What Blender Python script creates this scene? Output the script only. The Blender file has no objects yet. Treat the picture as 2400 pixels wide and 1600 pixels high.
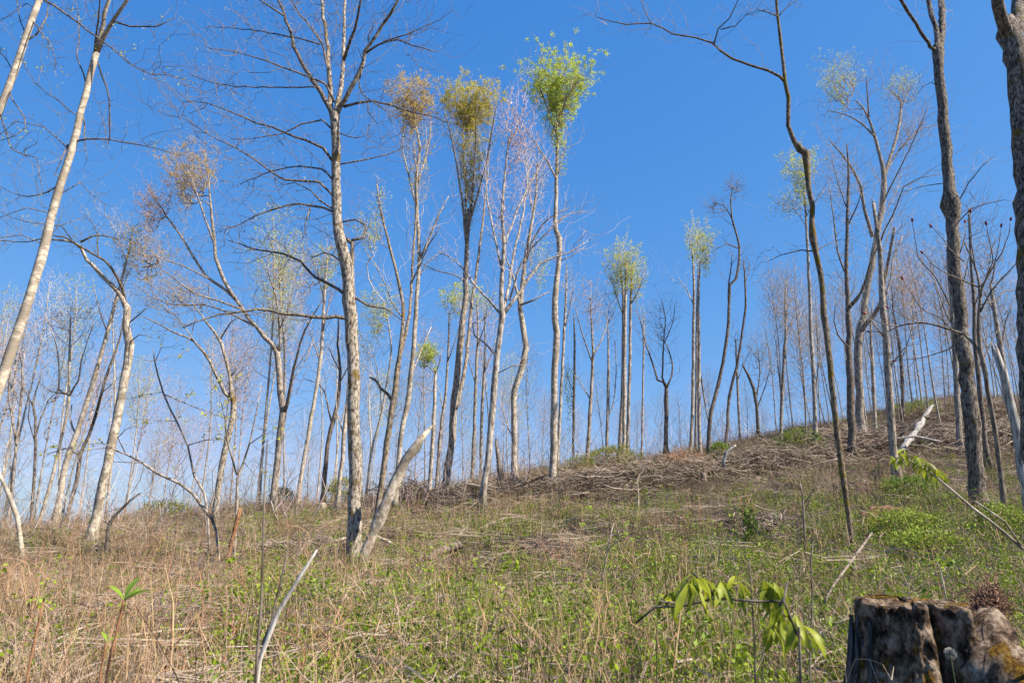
import bpy, math, random
import numpy as np
from mathutils import Vector, Matrix

R = math.radians
random.seed(7); rng = np.random.default_rng(11)
SC = bpy.context.scene; COL = SC.collection

# ------------------------------------------------------------------ camera, sky, sun, exposure
PITCH = R(14.6); EYE = 1.3
cam_d = bpy.data.cameras.new('camera'); cam = bpy.data.objects.new('camera', cam_d); COL.objects.link(cam)
cam.location = (0, 0, EYE); cam.rotation_euler = (R(90) + PITCH, 0, 0)
cam_d.lens = 24; cam_d.sensor_width = 36; cam_d.clip_start = .05; cam_d.clip_end = 3000
cam_d.dof.use_dof = True; cam_d.dof.focus_distance = 14; cam_d.dof.aperture_fstop = 5
SC.camera = cam
W = bpy.data.worlds.new('World'); SC.world = W; W.use_nodes = True
SUN_EL, SUN_AZ = R(46), R(112)          # azimuth clockwise from +Y (the viewing direction)
wn = W.node_tree.nodes; wl = W.node_tree.links
sky = wn.new('ShaderNodeTexSky'); sky.sky_type = 'NISHITA'; sky.sun_disc = False
sky.sun_elevation = SUN_EL; sky.sun_rotation = SUN_AZ
sky.air_density = 1.0; sky.dust_density = .3; sky.ozone_density = 3.0; sky.altitude = 300
# the camera's own rendering of blue: one tone curve per channel over the whole sky
sp = wn.new('ShaderNodeSeparateColor'); cb = wn.new('ShaderNodeCombineColor'); wl.new(sky.outputs[0], sp.inputs[0])
for k, (gm, raw, out) in enumerate(((1.15, .140, .063), (.6, .245, .230), (.3, .455, .598))):
    pw = wn.new('ShaderNodeMath'); pw.operation = 'POWER'; pw.inputs[1].default_value = gm; wl.new(sp.outputs[k], pw.inputs[0])
    ml = wn.new('ShaderNodeMath'); ml.operation = 'MULTIPLY'; ml.inputs[1].default_value = (out / .15) / (raw / .15) ** gm; wl.new(pw.outputs[0], ml.inputs[0]); sp_out = ml.outputs[0]; ch = (globals().setdefault('CH', [])); ch.append(sp_out)
g8 = wn.new('ShaderNodeMath'); g8.operation = 'MULTIPLY'; g8.inputs[1].default_value = .74; wl.new(CH[1], g8.inputs[0])
mn = wn.new('ShaderNodeMath'); mn.operation = 'MINIMUM'; wl.new(CH[0], mn.inputs[0]); wl.new(g8.outputs[0], mn.inputs[1])
for k, q in enumerate((mn.outputs[0], CH[1], CH[2])): wl.new(q, cb.inputs[k])
wl.new(cb.outputs[0], wn['Background'].inputs[0])
wn['Background'].inputs[1].default_value = .085
sd = bpy.data.lights.new('sun', 'SUN'); sd.energy = 5; sd.angle = R(.5); sd.color = (1, .91, .78)
sun = bpy.data.objects.new('sun', sd); COL.objects.link(sun)
sv = Vector((math.sin(SUN_AZ) * math.cos(SUN_EL), math.cos(SUN_AZ) * math.cos(SUN_EL), math.sin(SUN_EL)))
sun.rotation_euler = sv.to_track_quat('Z', 'Y').to_euler(); sun.location = (0, 0, 60)
SC.view_settings.view_transform = 'Standard'; SC.view_settings.look = 'None'
SC.view_settings.gamma = 1; SC.view_settings.use_curve_mapping = False; SC.view_settings.exposure = 1.12
SC.render.engine = 'CYCLES'

# ------------------------------------------------------------------ measuring: photo pixel (2352 x 1568) -> place
CP, SP = math.cos(PITCH), math.sin(PITCH)
def ray(px, py):
    a, b = (px - 1176) / 1568, (784 - py) / 1568
    return np.array((a, CP - b * SP, SP + b * CP))
def at(px, py, Y):
    d = ray(px, py); t = Y / d[1]
    return np.array((d[0] * t, Y, EYE + d[2] * t)), t / 1568

RX = np.array([-400, 0, 200, 400, 600, 800, 1000, 1130, 1200, 1300, 1400, 1500, 1600, 1700, 1800, 1900, 2000, 2060, 2150, 2352, 2700.])
RY = np.array([1210, 1204, 1192, 1184, 1160, 1142, 1120, 1080, 1066, 1058, 1042, 1034, 1014, 992, 970, 955, 935, 912, 900, 890, 875.])
RD = np.interp(RX, [-400, 0, 600, 1176, 1600, 2000, 2352, 2700], [24, 24, 27, 31, 38, 48, 56, 58])
_u, _h, _e = [], [], []
for a, b, D in zip(RX, RY, RD):
    p, s = at(a, b + 17, D); _u.append(p[0] / D); _h.append(p[2]); _e.append((p[2] - EYE) / D)
_u, _h, _e = map(np.array, (_u, _h, _e))
def vnoise(x, y, seed=0):
    xi, yi = np.floor(x).astype(int), np.floor(y).astype(int); fx, fy = x - xi, y - yi
    fx, fy = fx * fx * (3 - 2 * fx), fy * fy * (3 - 2 * fy)
    def h(i, j):
        n = (i * 374761393 + j * 668265263 + seed * 974711) & 0x7fffffff
        n = ((n ^ (n >> 13)) * 1274126177) & 0x7fffffff
        return ((n ^ (n >> 16)) & 0xffff) / 65535.
    return (h(xi, yi) * (1 - fx) + h(xi + 1, yi) * fx) * (1 - fy) + (h(xi, yi + 1) * (1 - fx) + h(xi + 1, yi + 1) * fx) * fy
def ground(x, y):
    x = np.asarray(x, float); y = np.asarray(y, float)
    u = np.clip(x / np.maximum(y, 8), -.95, .95)
    H, e, D = np.interp(u, _u, _h), np.interp(u, _u, _e), np.interp(u, _u, RD)
    t = np.clip((y - 9) / (D - 9), 0, 1)
    z = H * t ** 1.35
    b = np.maximum(y - D, 0)
    z = z + (e - .13) * b * b / (b + 4)
    z = np.maximum(z, -22 + 0 * z)
    z = z + (vnoise(x / 3.1, y / 3.1, 3) - .5) * .42 * np.clip(y / 10, .4, 1) + (vnoise(x / .9, y / .9, 5) - .5) * .2 + (vnoise(x / .37, y / .37, 6) - .5) * .07
    return z
def G(x, y): return float(ground(x, y))
def hit(px, py, y0=2.5):
    ys = np.arange(y0, 110, .1); d = ray(px, py)
    zs = EYE + d[2] / d[1] * ys; g = ground(d[0] / d[1] * ys, ys)
    k = np.argmax(zs < g)
    return float(ys[k]) if (zs < g).any() else 40.

# ------------------------------------------------------------------ materials
def nodes_of(name):
    m = bpy.data.materials.new(name); m.use_nodes = True; return m, m.node_tree.nodes, m.node_tree.links, m.node_tree.nodes['Principled BSDF']
def ramp(n, stops):
    r = n.new('ShaderNodeValToRGB'); e = r.color_ramp.elements
    while len(e) < len(stops): e.new(.5)
    for k, (p, c) in enumerate(stops): e[k].position = p; e[k].color = (*c, 1)
    return r
def bark(name, lo, hi, flake=14, vert=.25, furrow=0, moss=0, mosscol=(.16, .12, .02), bump=.6, blot=None):
    m, n, l, b = nodes_of(name)
    tc = n.new('ShaderNodeTexCoord'); mp = n.new('ShaderNodeMapping'); mp.inputs['Scale'].default_value = (1, 1, vert)
    l.new(tc.outputs['Object'], mp.inputs[0])
    n1 = n.new('ShaderNodeTexNoise'); n1.inputs['Scale'].default_value = flake; n1.inputs['Detail'].default_value = 7; n1.inputs['Roughness'].default_value = .65
    l.new(mp.outputs[0], n1.inputs['Vector'])
    mid = tuple((p + q) / 2 for p, q in zip(lo, hi))
    r = ramp(n, [(.40, lo), (.49, mid), (.57, hi)]); l.new(n1.outputs[0], r.inputs[0]); col = r.outputs[0]
    hgt = n1.outputs[0]
    if furrow:
        mp2 = n.new('ShaderNodeMapping'); mp2.inputs['Scale'].default_value = (1, 1, .16); l.new(tc.outputs['Object'], mp2.inputs[0])
        v = n.new('ShaderNodeTexVoronoi'); v.feature = 'DISTANCE_TO_EDGE'; v.inputs['Scale'].default_value = furrow; v.inputs['Randomness'].default_value = 1
        n4 = n.new('ShaderNodeTexNoise'); n4.inputs['Scale'].default_value = 9; n4.inputs['Detail'].default_value = 4
        l.new(mp2.outputs[0], n4.inputs['Vector'])
        ad = n.new('ShaderNodeMixRGB'); ad.blend_type = 'ADD'; ad.inputs[0].default_value = .12; l.new(mp2.outputs[0], ad.inputs[1]); l.new(n4.outputs['Color'], ad.inputs[2]); l.new(ad.outputs[0], v.inputs['Vector'])
        rr = ramp(n, [(0, (.3, .3, .3)), (.12, (1, 1, 1))]); l.new(v.outputs[0], rr.inputs[0])
        mx = n.new('ShaderNodeMixRGB'); mx.blend_type = 'MULTIPLY'; mx.inputs[0].default_value = .8; l.new(col, mx.inputs[1]); l.new(rr.outputs[0], mx.inputs[2]); col = mx.outputs[0]
        mh = n.new('ShaderNodeMath'); mh.operation = 'MULTIPLY_ADD'; l.new(rr.outputs[0], mh.inputs[0]); mh.inputs[1].default_value = 1.6; l.new(n1.outputs[0], mh.inputs[2]); hgt = mh.outputs[0]
    if blot:
        n2 = n.new('ShaderNodeTexNoise'); n2.inputs['Scale'].default_value = 3.2; n2.inputs['Detail'].default_value = 5; l.new(tc.outputs['Object'], n2.inputs['Vector'])
        r2 = ramp(n, [(.5, (0, 0, 0)), (.6, (1, 1, 1))]); l.new(n2.outputs[0], r2.inputs[0])
        mx = n.new('ShaderNodeMixRGB'); l.new(r2.outputs[0], mx.inputs[0]); l.new(col, mx.inputs[1]); mx.inputs[2].default_value = (*blot, 1); col = mx.outputs[0]
    if moss:
        n3 = n.new('ShaderNodeTexNoise'); n3.inputs['Scale'].default_value = 2.1; n3.inputs['Detail'].default_value = 6; n3.inputs['Roughness'].default_value = .7; l.new(tc.outputs['Object'], n3.inputs['Vector'])
        r3 = ramp(n, [(.62 - moss * .2, (0, 0, 0)), (.68 - moss * .2, (1, 1, 1))]); l.new(n3.outputs[0], r3.inputs[0])
        mx = n.new('ShaderNodeMixRGB'); l.new(r3.outputs[0], mx.inputs[0]); l.new(col, mx.inputs[1]); mx.inputs[2].default_value = (*mosscol, 1); col = mx.outputs[0]
    l.new(col, b.inputs['Base Color']); b.inputs['Roughness'].default_value = .92; b.inputs['Specular IOR Level'].default_value = .2
    bp = n.new('ShaderNodeBump'); bp.inputs['Strength'].default_value = bump; bp.inputs['Distance'].default_value = .02
    l.new(hgt, bp.inputs['Height']); l.new(bp.outputs[0], b.inputs['Normal'])
    return m
def plain(name, c1, c2=None, trans=0, rough=.85, wn_=.4, scale=6):
    """colour varies between c1 and c2 over the thing and from one instance to the next"""
    m, n, l, b = nodes_of(name); c2 = c2 or tuple(v * .6 for v in c1)
    oi = n.new('ShaderNodeObjectInfo'); tc = n.new('ShaderNodeTexCoord')
    nz = n.new('ShaderNodeTexNoise'); nz.inputs['Scale'].default_value = scale; l.new(tc.outputs['Object'], nz.inputs['Vector'])
    rr = n.new('ShaderNodeMapRange'); rr.inputs[1].default_value = .3; rr.inputs[2].default_value = .7; l.new(nz.outputs[0], rr.inputs[0])
    ma = n.new('ShaderNodeMath'); ma.operation = 'MULTIPLY_ADD'; l.new(oi.outputs['Random'], ma.inputs[0]); ma.inputs[1].default_value = 1 - wn_
    mb = n.new('ShaderNodeMath'); mb.operation = 'MULTIPLY'; l.new(rr.outputs[0], mb.inputs[0]); mb.inputs[1].default_value = wn_; l.new(mb.outputs[0], ma.inputs[2])
    mx = n.new('ShaderNodeMixRGB'); l.new(ma.outputs[0], mx.inputs[0]); mx.inputs[1].default_value = (*c1, 1); mx.inputs[2].default_value = (*c2, 1)
    l.new(mx.outputs[0], b.inputs['Base Color']); b.inputs['Roughness'].default_value = rough; b.inputs['Specular IOR Level'].default_value = .25
    if trans:
        t = n.new('ShaderNodeBsdfTranslucent'); ms = n.new('ShaderNodeMixShader'); ms.inputs[0].default_value = trans
        l.new(mx.outputs[0], t.inputs[0]); l.new(b.outputs[0], ms.inputs[1]); l.new(t.outputs[0], ms.inputs[2])
        l.new(ms.outputs[0], n['Material Output'].inputs[0])
    return m
BK = dict(
    main=bark('bark_mottled', (.07, .054, .04), (.42, .36, .285), flake=22, vert=.45, moss=.35, mosscol=(.15, .10, .03), bump=.9),
    pale=bark('bark_cream', (.19, .155, .115), (.50, .43, .345), flake=13, vert=.6, blot=(.22, .18, .135), bump=.5),
    cream=bark('bark_cream_banded', (.28, .23, .175), (.54, .465, .365), flake=8, vert=2.2, blot=(.3, .25, .19), bump=.4),
    grey=bark('bark_grey', (.13, .105, .085), (.44, .39, .33), flake=12, vert=.35, bump=.5),
    greyb=bark('bark_grey_brown', (.10, .08, .062), (.36, .305, .25), flake=14, vert=.35, bump=.5),
    dark=bark('bark_dark', (.04, .032, .025), (.21, .17, .135), flake=18, vert=.4, bump=.7),
    mossy=bark('bark_mossy', (.05, .035, .02), (.22, .17, .12), flake=18, vert=.5, moss=.5, mosscol=(.13, .095, .015), bump=.9),
    orange=bark('bark_rusty', (.08, .055, .035), (.32, .26, .19), flake=16, vert=.5, moss=.25, mosscol=(.2, .115, .03), bump=.8),
    furrow=bark('bark_furrowed', (.065, .05, .04), (.32, .27, .22), flake=16, vert=.4, furrow=34, moss=.12, bump=1),
    snag=bark('wood_weathered', (.12, .105, .095), (.44, .41, .38), flake=22, vert=.12, bump=.8),
    bleached=bark('wood_bleached', (.34, .30, .26), (.60, .56, .50), flake=24, vert=.15, bump=.5),
    deadw=bark('deadwood', (.06, .045, .035), (.27, .22, .17), flake=20, vert=.2, bump=.7),
    rust=bark('stick_rusty', (.12, .055, .03), (.32, .16, .08), flake=30, vert=.4, bump=.5),
)
TW = dict(grey=plain('twig_grey', (.26, .22, .19), (.42, .37, .32)), dark=plain('twig_dark', (.07, .055, .045), (.24, .2, .17)),
          pink=plain('twig_pinkish', (.40, .27, .26), (.48, .38, .36)), pale=plain('twig_pale', (.36, .32, .28), (.5, .46, .42)), tan=plain('twig_tan', (.28, .2, .13), (.36, .27, .19)))
LF = dict(green=plain('leaf_spring_green', (.46, .60, .07), (.54, .60, .12), .55), yellow=plain('leaf_yellow_green', (.50, .54, .09), (.58, .52, .11), .5),
          orange=plain('leaf_bud_orange', (.60, .38, .16), (.54, .44, .16), .5), pink=plain('leaf_bud_pink', (.66, .38, .35), (.66, .48, .38), .55),
          white=plain('blossom_white', (.50, .52, .36), (.56, .56, .40), .4), gold=plain('leaf_bud_gold', (.55, .42, .06), (.56, .50, .1), .5))

# ------------------------------------------------------------------ mesh builders
class MB:
    def __init__(s): s.V = []; s.Q = []; s.n = 0
    def add(s, V, Q):
        V = np.asarray(V, float); Q = np.asarray(Q, int)
        s.V.append(V); s.Q.append(Q + s.n); s.n += len(V)
    def tube(s, P, r, k=3, cap=False, rough=0., flare=0., lob=0):
        P = np.asarray(P, float); r = np.asarray(r, float) * np.ones(len(P)); n = len(P)
        T = np.gradient(P, axis=0); T /= np.linalg.norm(T, axis=1)[:, None] + 1e-9
        m = T.mean(0); ref = np.array((1., 0, 0)) if abs(m[0]) < .75 * np.linalg.norm(m) + 1e-9 else np.array((0., 1, 0))
        A = np.cross(T, ref); A /= np.linalg.norm(A, axis=1)[:, None] + 1e-9; B = np.cross(T, A)
        a = np.arange(k) * 2 * math.pi / k + .4
        rr = r[:, None] * np.ones((n, k))
        if rough:
            rr = rr * (1 + rough * rng.uniform(-1, 1, (n, k)))
        if lob:
            rr = rr * (1 + lob * np.cos(a * 3 + 1)[None] * np.linspace(1, .2, n)[:, None])
        V = P[:, None] + rr[..., None] * (np.cos(a)[None, :, None] * A[:, None] + np.sin(a)[None, :, None] * B[:, None])
        V = V.reshape(-1, 3); i = np.arange(n - 1)[:, None] * k; j = np.arange(k)[None]; j2 = (j + 1) % k
        Q = np.stack([i + j, i + j2, i + k + j2, i + k + j], -1).reshape(-1, 4)
        if cap and k >= 4:
            V = np.vstack([V, P[-1] + T[-1] * r[-1] * .15, P[0]]); c = len(V)
            b = (n - 1) * k
            Q = np.vstack([Q, [[b + q, b + (q + 1) % k, c - 2, c - 2] for q in range(k)], [[(q + 1) % k, q, c - 1, c - 1] for q in range(k)]])
        s.add(V, Q)
    def leaves(s, P, size, up=.3, droop=None):
        P = np.asarray(P, float); n = len(P)
        if not n: return
        a = rng.normal(size=(n, 3)); a /= np.linalg.norm(a, axis=1)[:, None]
        b = rng.normal(size=(n, 3)); b -= (a * b).sum(1)[:, None] * a; b /= np.linalg.norm(b, axis=1)[:, None]
        sz = (size * rng.uniform(.6, 1.3, n))[:, None]
        V = np.stack([P, P + a * sz * .5 + b * sz * .28, P + a * sz, P + a * sz * .5 - b * sz * .28], 1).reshape(-1, 3)
        s.add(V, np.arange(4 * n).reshape(-1, 4))
    def mesh(s, name, mat, smooth=True):
        me = bpy.data.meshes.new(name)
        V = np.vstack(s.V); Q = np.vstack(s.Q)
        tri = Q[:, 2] == Q[:, 3]
        Qd, Tr = Q[~tri], Q[tri][:, :3]
        me.vertices.add(len(V)); me.vertices.foreach_set('co', V.astype(np.float32).ravel())
        lo = np.concatenate([Qd.ravel(), Tr.ravel()]).astype(np.int32); me.loops.add(len(lo)); me.loops.foreach_set('vertex_index', lo)
        st = np.concatenate([np.arange(len(Qd)) * 4, len(Qd) * 4 + np.arange(len(Tr)) * 3]).astype(np.int32)
        me.polygons.add(len(st)); me.polygons.foreach_set('loop_start', st)
        me.polygons.foreach_set('use_smooth', np.full(len(st), smooth))
        me.update(calc_edges=True); me.validate()
        for q in (mat if isinstance(mat, (list, tuple)) else [mat]): me.materials.append(q)
        return me
def link(name, me, parent=None, loc=None):
    o = bpy.data.objects.new(name, me); COL.objects.link(o)
    if parent: o.parent = parent
    if loc is not None: o.location = tuple(loc)
    return o
def tag(o, label=None, cat=None, group=None, kind=None):
    for k, v in (('label', label), ('category', cat), ('group', group), ('kind', kind)):
        if v: o[k] = v
    return o
def empty(name, loc, label, cat, group=None, rz=0):
    o = bpy.data.objects.new(name, None); COL.objects.link(o); o.location = tuple(loc); o.rotation_euler.z = rz; o.empty_display_size = .2
    return tag(o, label, cat, group)
def crom(P, step):
    """smooth a coarse polyline (columns beyond 3 are carried along)"""
    P = np.asarray(P, float)
    if len(P) < 2: return P
    E = np.vstack([2 * P[0] - P[1], P, 2 * P[-1] - P[-2]]); out = []
    for i in range(1, len(E) - 2):
        n = max(1, min(14, int(np.linalg.norm(E[i + 1, :3] - E[i, :3]) / step)))
        for t in np.arange(n) / n:
            a, b, c, d = E[i - 1], E[i], E[i + 1], E[i + 2]
            out.append(.5 * (2 * b + (c - a) * t + (2 * a - 5 * b + 4 * c - d) * t * t + (3 * b - 3 * c + d - a) * t ** 3))
    out.append(P[-1]); out = np.array(out)
    if out.shape[1] > 3: out[:, 3] = np.maximum(out[:, 3], P[:, 3].min() * .7)
    return out

def grow(seeds, A, gdir, tip=.004, step=.35, wig=.07, rmax=.03, kmax=3, power=.5):
    """join every attractor to the nearest wood below it; returns chains, radii and tip places"""
    seeds = np.asarray(seeds, float); A = np.asarray(A, float)
    if not len(A): return [], [], np.zeros((0, 3))
    d0 = np.sqrt(((A[:, None] - seeds[None, ::max(1, len(seeds) // 60)]) ** 2).sum(-1)).min(1)
    o = np.argsort(d0); A = A[o]; gdir = np.asarray(gdir)[o]
    N = np.zeros((len(seeds) + len(A) * 8, 3)); par = np.full(len(N), -1); n = len(seeds); N[:n] = seeds; ns = n
    for a, g in zip(A, gdir):
        d = a - N[:n]; L = np.sqrt((d * d).sum(1)) + 1e-6; c = (d @ g) / L
        j = int(np.argmin(L * (1.75 - c))); m = int(min(6, max(1, L[j] // step)))
        p0 = N[j].copy(); q = j
        bow = rng.normal(0, wig, 3) * L[j] + np.array((0, 0, -.06 * L[j]))
        for i in range(1, m + 1):
            t = i / m
            N[n] = p0 + (a - p0) * t + bow * math.sin(math.pi * t) + rng.normal(0, .006 * L[j], 3) * (i < m)
            par[n] = q; q = n; n += 1
    cnt = np.ones(n)
    for i in range(n - 1, ns - 1, -1):
        if par[i] >= ns: cnt[par[i]] += cnt[i]
    best = {}
    for i in range(ns, n):
        p = par[i]
        if p >= ns and (p not in best or cnt[i] > cnt[best[p]]): best[p] = i
    rad = np.minimum(tip * cnt ** power * .8, rmax)
    chains = []
    for i in range(ns, n):
        p = par[i]
        if p < ns or best.get(p) != i:
            ch = [i]; 
            while ch[-1] in best: ch.append(best[ch[-1]])
            P = np.vstack([N[p][None], N[ch]]); r = np.concatenate([[rad[i]], rad[ch]]); r[-1] *= .5
            chains.append((P, r))
    tips = np.array([c[0][-1] for c in chains]); inner = np.array([N[i] for i in range(ns, n) if cnt[i] <= 3])
    return chains, tips, inner

# ------------------------------------------------------------------ ground
def build_ground():
    ys = np.concatenate([np.arange(-60, 0, 4), np.arange(0, 20, .22), np.arange(20, 70, .6), np.geomspace(70, 900, 40)])
    xs = np.concatenate([-np.geomspace(900, 62, 26), np.arange(-60, -16, .8), np.arange(-16, 16, .24), np.arange(16, 62, .8), np.geomspace(62, 900, 26)])
    X, Y = np.meshgrid(xs, ys); Z = ground(X, Y)
    n, m = X.shape; i = np.arange(n - 1)[:, None] * m; j = np.arange(m - 1)[None]
    b = MB(); b.add(np.stack([X, Y, Z], -1).reshape(-1, 3), np.stack([i + j, i + j + 1, i + m + j + 1, i + m + j], -1).reshape(-1, 4))
    m_, n_, l, bs = nodes_of('ground_litter')
    tc = n_.new('ShaderNodeTexCoord')
    a = n_.new('ShaderNodeTexNoise'); a.inputs['Scale'].default_value = 14; a.inputs['Detail'].default_value = 8; a.inputs['Roughness'].default_value = .75; l.new(tc.outputs['Object'], a.inputs['Vector'])
    r1 = ramp(n_, [(.38, (.018, .012, .008)), (.52, (.06, .04, .027)), (.68, (.18, .13, .085))]); l.new(a.outputs[0], r1.inputs[0])
    c = n_.new('ShaderNodeTexNoise'); c.inputs['Scale'].default_value = .5; c.inputs['Detail'].default_value = 6; l.new(tc.outputs['Object'], c.inputs['Vector'])
    r2 = ramp(n_, [(.5, (0, 0, 0)), (.62, (.75, .75, .75))]); l.new(c.outputs[0], r2.inputs[0])
    r3 = ramp(n_, [(.35, (.03, .045, .012)), (.65, (.13, .15, .04))]); l.new(a.outputs[0], r3.inputs[0])
    mx = n_.new('ShaderNodeMixRGB'); l.new(r2.outputs[0], mx.inputs[0]); l.new(r1.outputs[0], mx.inputs[1]); l.new(r3.outputs[0], mx.inputs[2])
    l.new(mx.outputs[0], bs.inputs['Base Color']); bs.inputs['Roughness'].default_value = 1
    bp = n_.new('ShaderNodeBump'); bp.inputs['Distance'].default_value = .08; l.new(a.outputs[0], bp.inputs['Height']); l.new(bp.outputs[0], bs.inputs['Normal'])
    tag(link('ground', b.mesh('ground', m_)), kind='structure', label='brush covered hillside rising to the right')
build_ground()

# ------------------------------------------------------------------ traced trees
def parse(s):
    P = [list(map(float, t.split(','))) for t in s.split()]
    w = [(i, p[2]) for i, p in enumerate(P) if len(p) > 2]
    xs = np.interp(range(len(P)), [a for a, _ in w], [b for _, b in w])
    return np.array([[p[0], p[1], x] for p, x in zip(P, xs)])
def place(path, Y, k=0, wob=.0, Ys=None):
    """photo polyline -> places at the tree's own distance; a limb leaves that distance by k per metre"""
    out = []; L = 0; prev = None
    for i, (x, y, w) in enumerate(path):
        p, s = at(x, y, Y)
        if prev is not None: L += np.linalg.norm(p - prev)
        prev = p
        yy = Y + k * L + wob * math.sin(i * 1.7 + Y)
        p, s = at(x, y, yy); out.append([*p, w * s / 2])
    return np.array(out)
def traced(name, label, trunk, limbs='', bk='grey', tw='grey', crowns=(), lat=10, latR=34, Y=None, cat='tree', twr=None, lbk=None, group=None, snag=False, flare=1.75, knots=(), buds=None, leafsize=.09):
    T = parse(trunk)
    if Y is None: Y = hit(T[0, 0], T[0, 1])
    P = place(T, Y, wob=.02 * Y / 10)
    g = G(P[0, 0], P[0, 1] if 0 else Y)
    if P[0, 2] > g + .02:      # foot hidden: run the trunk down to the ground
        d = P[0] - P[1]; d = d / max(.1, abs(d[2])); h = P[0, 2] - g
        P = np.vstack([[P[0, 0] + d[0] * h, P[0, 1], g - .15, P[0, 3] * 1.1], P])
    base = P[0, :3].copy(); base[2] = G(base[0], base[1])
    root = empty(name, base, label, cat, group)
    S = crom(P, .3 if Y < 20 else .5)
    r = S[:, 3].copy(); hh = S[:, 2] - base[2]; r *= 1 + (flare - 1) * np.exp(-np.maximum(hh, 0) / .24)
    ks = 14 if Y < 22 else 9
    if not snag and T[-1, 2] > 6:
        t = S[-1, :3] - S[-2, :3]; t /= np.linalg.norm(t); S = np.vstack([S, [*(S[-1, :3] + t * r[-1] * 1.2), r[-1] * .75], [*(S[-1, :3] + t * r[-1] * 2), r[-1] * .35]]); r = np.concatenate([r, S[-2:, 3]])
    b = MB(); Q = S[:, :3] - base; Q[1:-1] += rng.normal(0, .11, (len(Q) - 2, 3)) * r[1:-1, None]; r = r * (1 + rng.normal(0, .035, len(r)))
    for (kx, ky, kr) in knots:
        kp, s = at(kx, ky, Y); dd = np.linalg.norm(S[:, :3] - kp, axis=1); r *= 1 + kr * np.exp(-(dd / .12) ** 2)
    b.tube(Q, r, ks, cap=True, rough=.05)
    if snag:      # splintered top
        tp, tr = Q[-1], r[-1]; t = Q[-1] - Q[-2]; t /= np.linalg.norm(t)
        for _ in range(7):
            a = rng.uniform(0, 6.28); o = np.array((math.cos(a), math.sin(a), 0)) * tr * .65
            b.tube([tp + o - t * tr, tp + o * .9 + t * tr * rng.uniform(.3, 1.6), tp + o * .8 + t * tr * rng.uniform(2, 3.4)], [tr * .4, tr * .3, tr * .03], 4)
    link('trunk', b.mesh('trunk', BK[bk]), root)
    seeds = []; seedr = []; tb = MB(); lb = MB(); inner_all = []
    lbk = lbk or bk; px = np.linalg.norm(np.array(at(T[-1, 0], T[-1, 1], Y)[1]))
    limbsP = []
    for li in [q for q in limbs.split('/') if q.strip()]:
        L = parse(li)
        kk = random.choice((-1, 1)) * random.uniform(.1, .55)
        # the limb starts on whichever wood is nearest to its first point
        q, s = at(L[0, 0], L[0, 1], Y); cand = [S] + limbsP
        best = min(((np.linalg.norm((C_[:, [0, 2]] - q[[0, 2]]), axis=1).min(), i) for i, C_ in enumerate(cand)))[1]
        C_ = cand[best]; yy = C_[np.argmin(np.linalg.norm(C_[:, [0, 2]] - q[[0, 2]], axis=1)), 1]
        if best == 0: yy = Y
        LP = place(L, yy, kk); LS = crom(LP, .22 if Y < 20 else .4); limbsP.append(LS)
        q = LS[:, :3] - base; q[1:] += rng.normal(0, .012, (len(q) - 1, 3)) * min(1, 10 / Y + .4)
        lm = MB(); rr = np.maximum(LS[:, 3], .004); lm.tube(q, rr, 8 if rr[0] > .03 else 5, cap=True)
        link('limb', lm.mesh('limb', BK[bk if L[0, 2] > .42 * T[-1, 2] + 3 else lbk]), root)
    if lat:
        for LS in limbsP:
            n = len(LS); ln = np.linalg.norm(np.diff(LS[:, :3], axis=0), axis=1).sum()
            if LS[-1, 3] * 2 / px > 12: continue
            k = int(lat * 3.2 * ln); idx = (n * rng.beta(2.2, 1.2, k)).astype(int).clip(1, n - 1)
            tan = np.gradient(LS[:, :3], axis=0); tan /= np.linalg.norm(tan, axis=1)[:, None] + 1e-9
            Rr = latR * px * rng.uniform(.25, 1, (k, 1)) ** .8
            off = rng.normal(0, .75, (k, 3)) + tan[idx] * .8 + np.array((0, 0, .35))
            A = LS[idx, :3] + off * Rr
            gd = tan[idx] * .8 + np.array((0, 0, .45)); gd /= np.linalg.norm(gd, axis=1)[:, None]
            ch, tips, inner = grow(LS[:, :3], A, gd, tip=.0025 * (.8 + Y / 50), step=.18 * (1 + Y / 30), rmax=float(np.median(LS[:, 3])) * .45, power=.46)
            for c, rr in ch: tb.tube(c - base, rr, 3)
            inner_all.append(tips)
    leaf_sets = {}
    for cr in crowns:
        cx, cy, rx, ry, n, kind, dens = cr[:7]; sx, sy = cr[7:9] if len(cr) > 8 else (None, None)
        # attractors fill an egg about the crown centre
        c, s = at(cx, cy, Y)
        n = int(n * 2.2); dens = dens / 2.2; v = rng.normal(size=(n, 3)); v /= np.linalg.norm(v, axis=1)[:, None]; v *= rng.uniform(0, 1, (n, 1)) ** (1 / 2.4) * np.where(rng.random((n, 1)) < .16, 1.25, 1)
        lump = 1 + .2 * np.sin(v[:, 0:1] * 7 + cx) * np.cos(v[:, 2:3] * 6 + cy) + .16 * np.sin(np.arctan2(v[:, 2:3], v[:, 0:1]) * 9 + cx) + rng.normal(0, .05, (n, 1))
        if ry >= 45: v[:, :2] *= np.interp(v[:, 2:3], [-1, -.2, .5, 1], [.18, .62, 1.05, 1.0])     # a broom, narrow below
        A = c + v * np.array((rx * s, rx * s * .8, ry * s * (1.12 if ry >= 45 else 1))) * lump
        if sx is None: sd_ = np.vstack([S[-max(3, len(S) // 4):, :3]] + [l_[len(l_) // 3:, :3] for l_ in limbsP])
        else:
            p2, _ = at(sx, sy, Y); al = np.vstack([S[:, :3]] + [l_[:, :3] for l_ in limbsP]); j = np.argsort(np.linalg.norm(al - p2, axis=1))[:4]; sd_ = al[j]
        g0 = A - sd_[np.argmin(np.linalg.norm(sd_[None] - A[:, None], axis=2), axis=1)]; g0 /= np.linalg.norm(g0, axis=1)[:, None] + 1e-6
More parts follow.
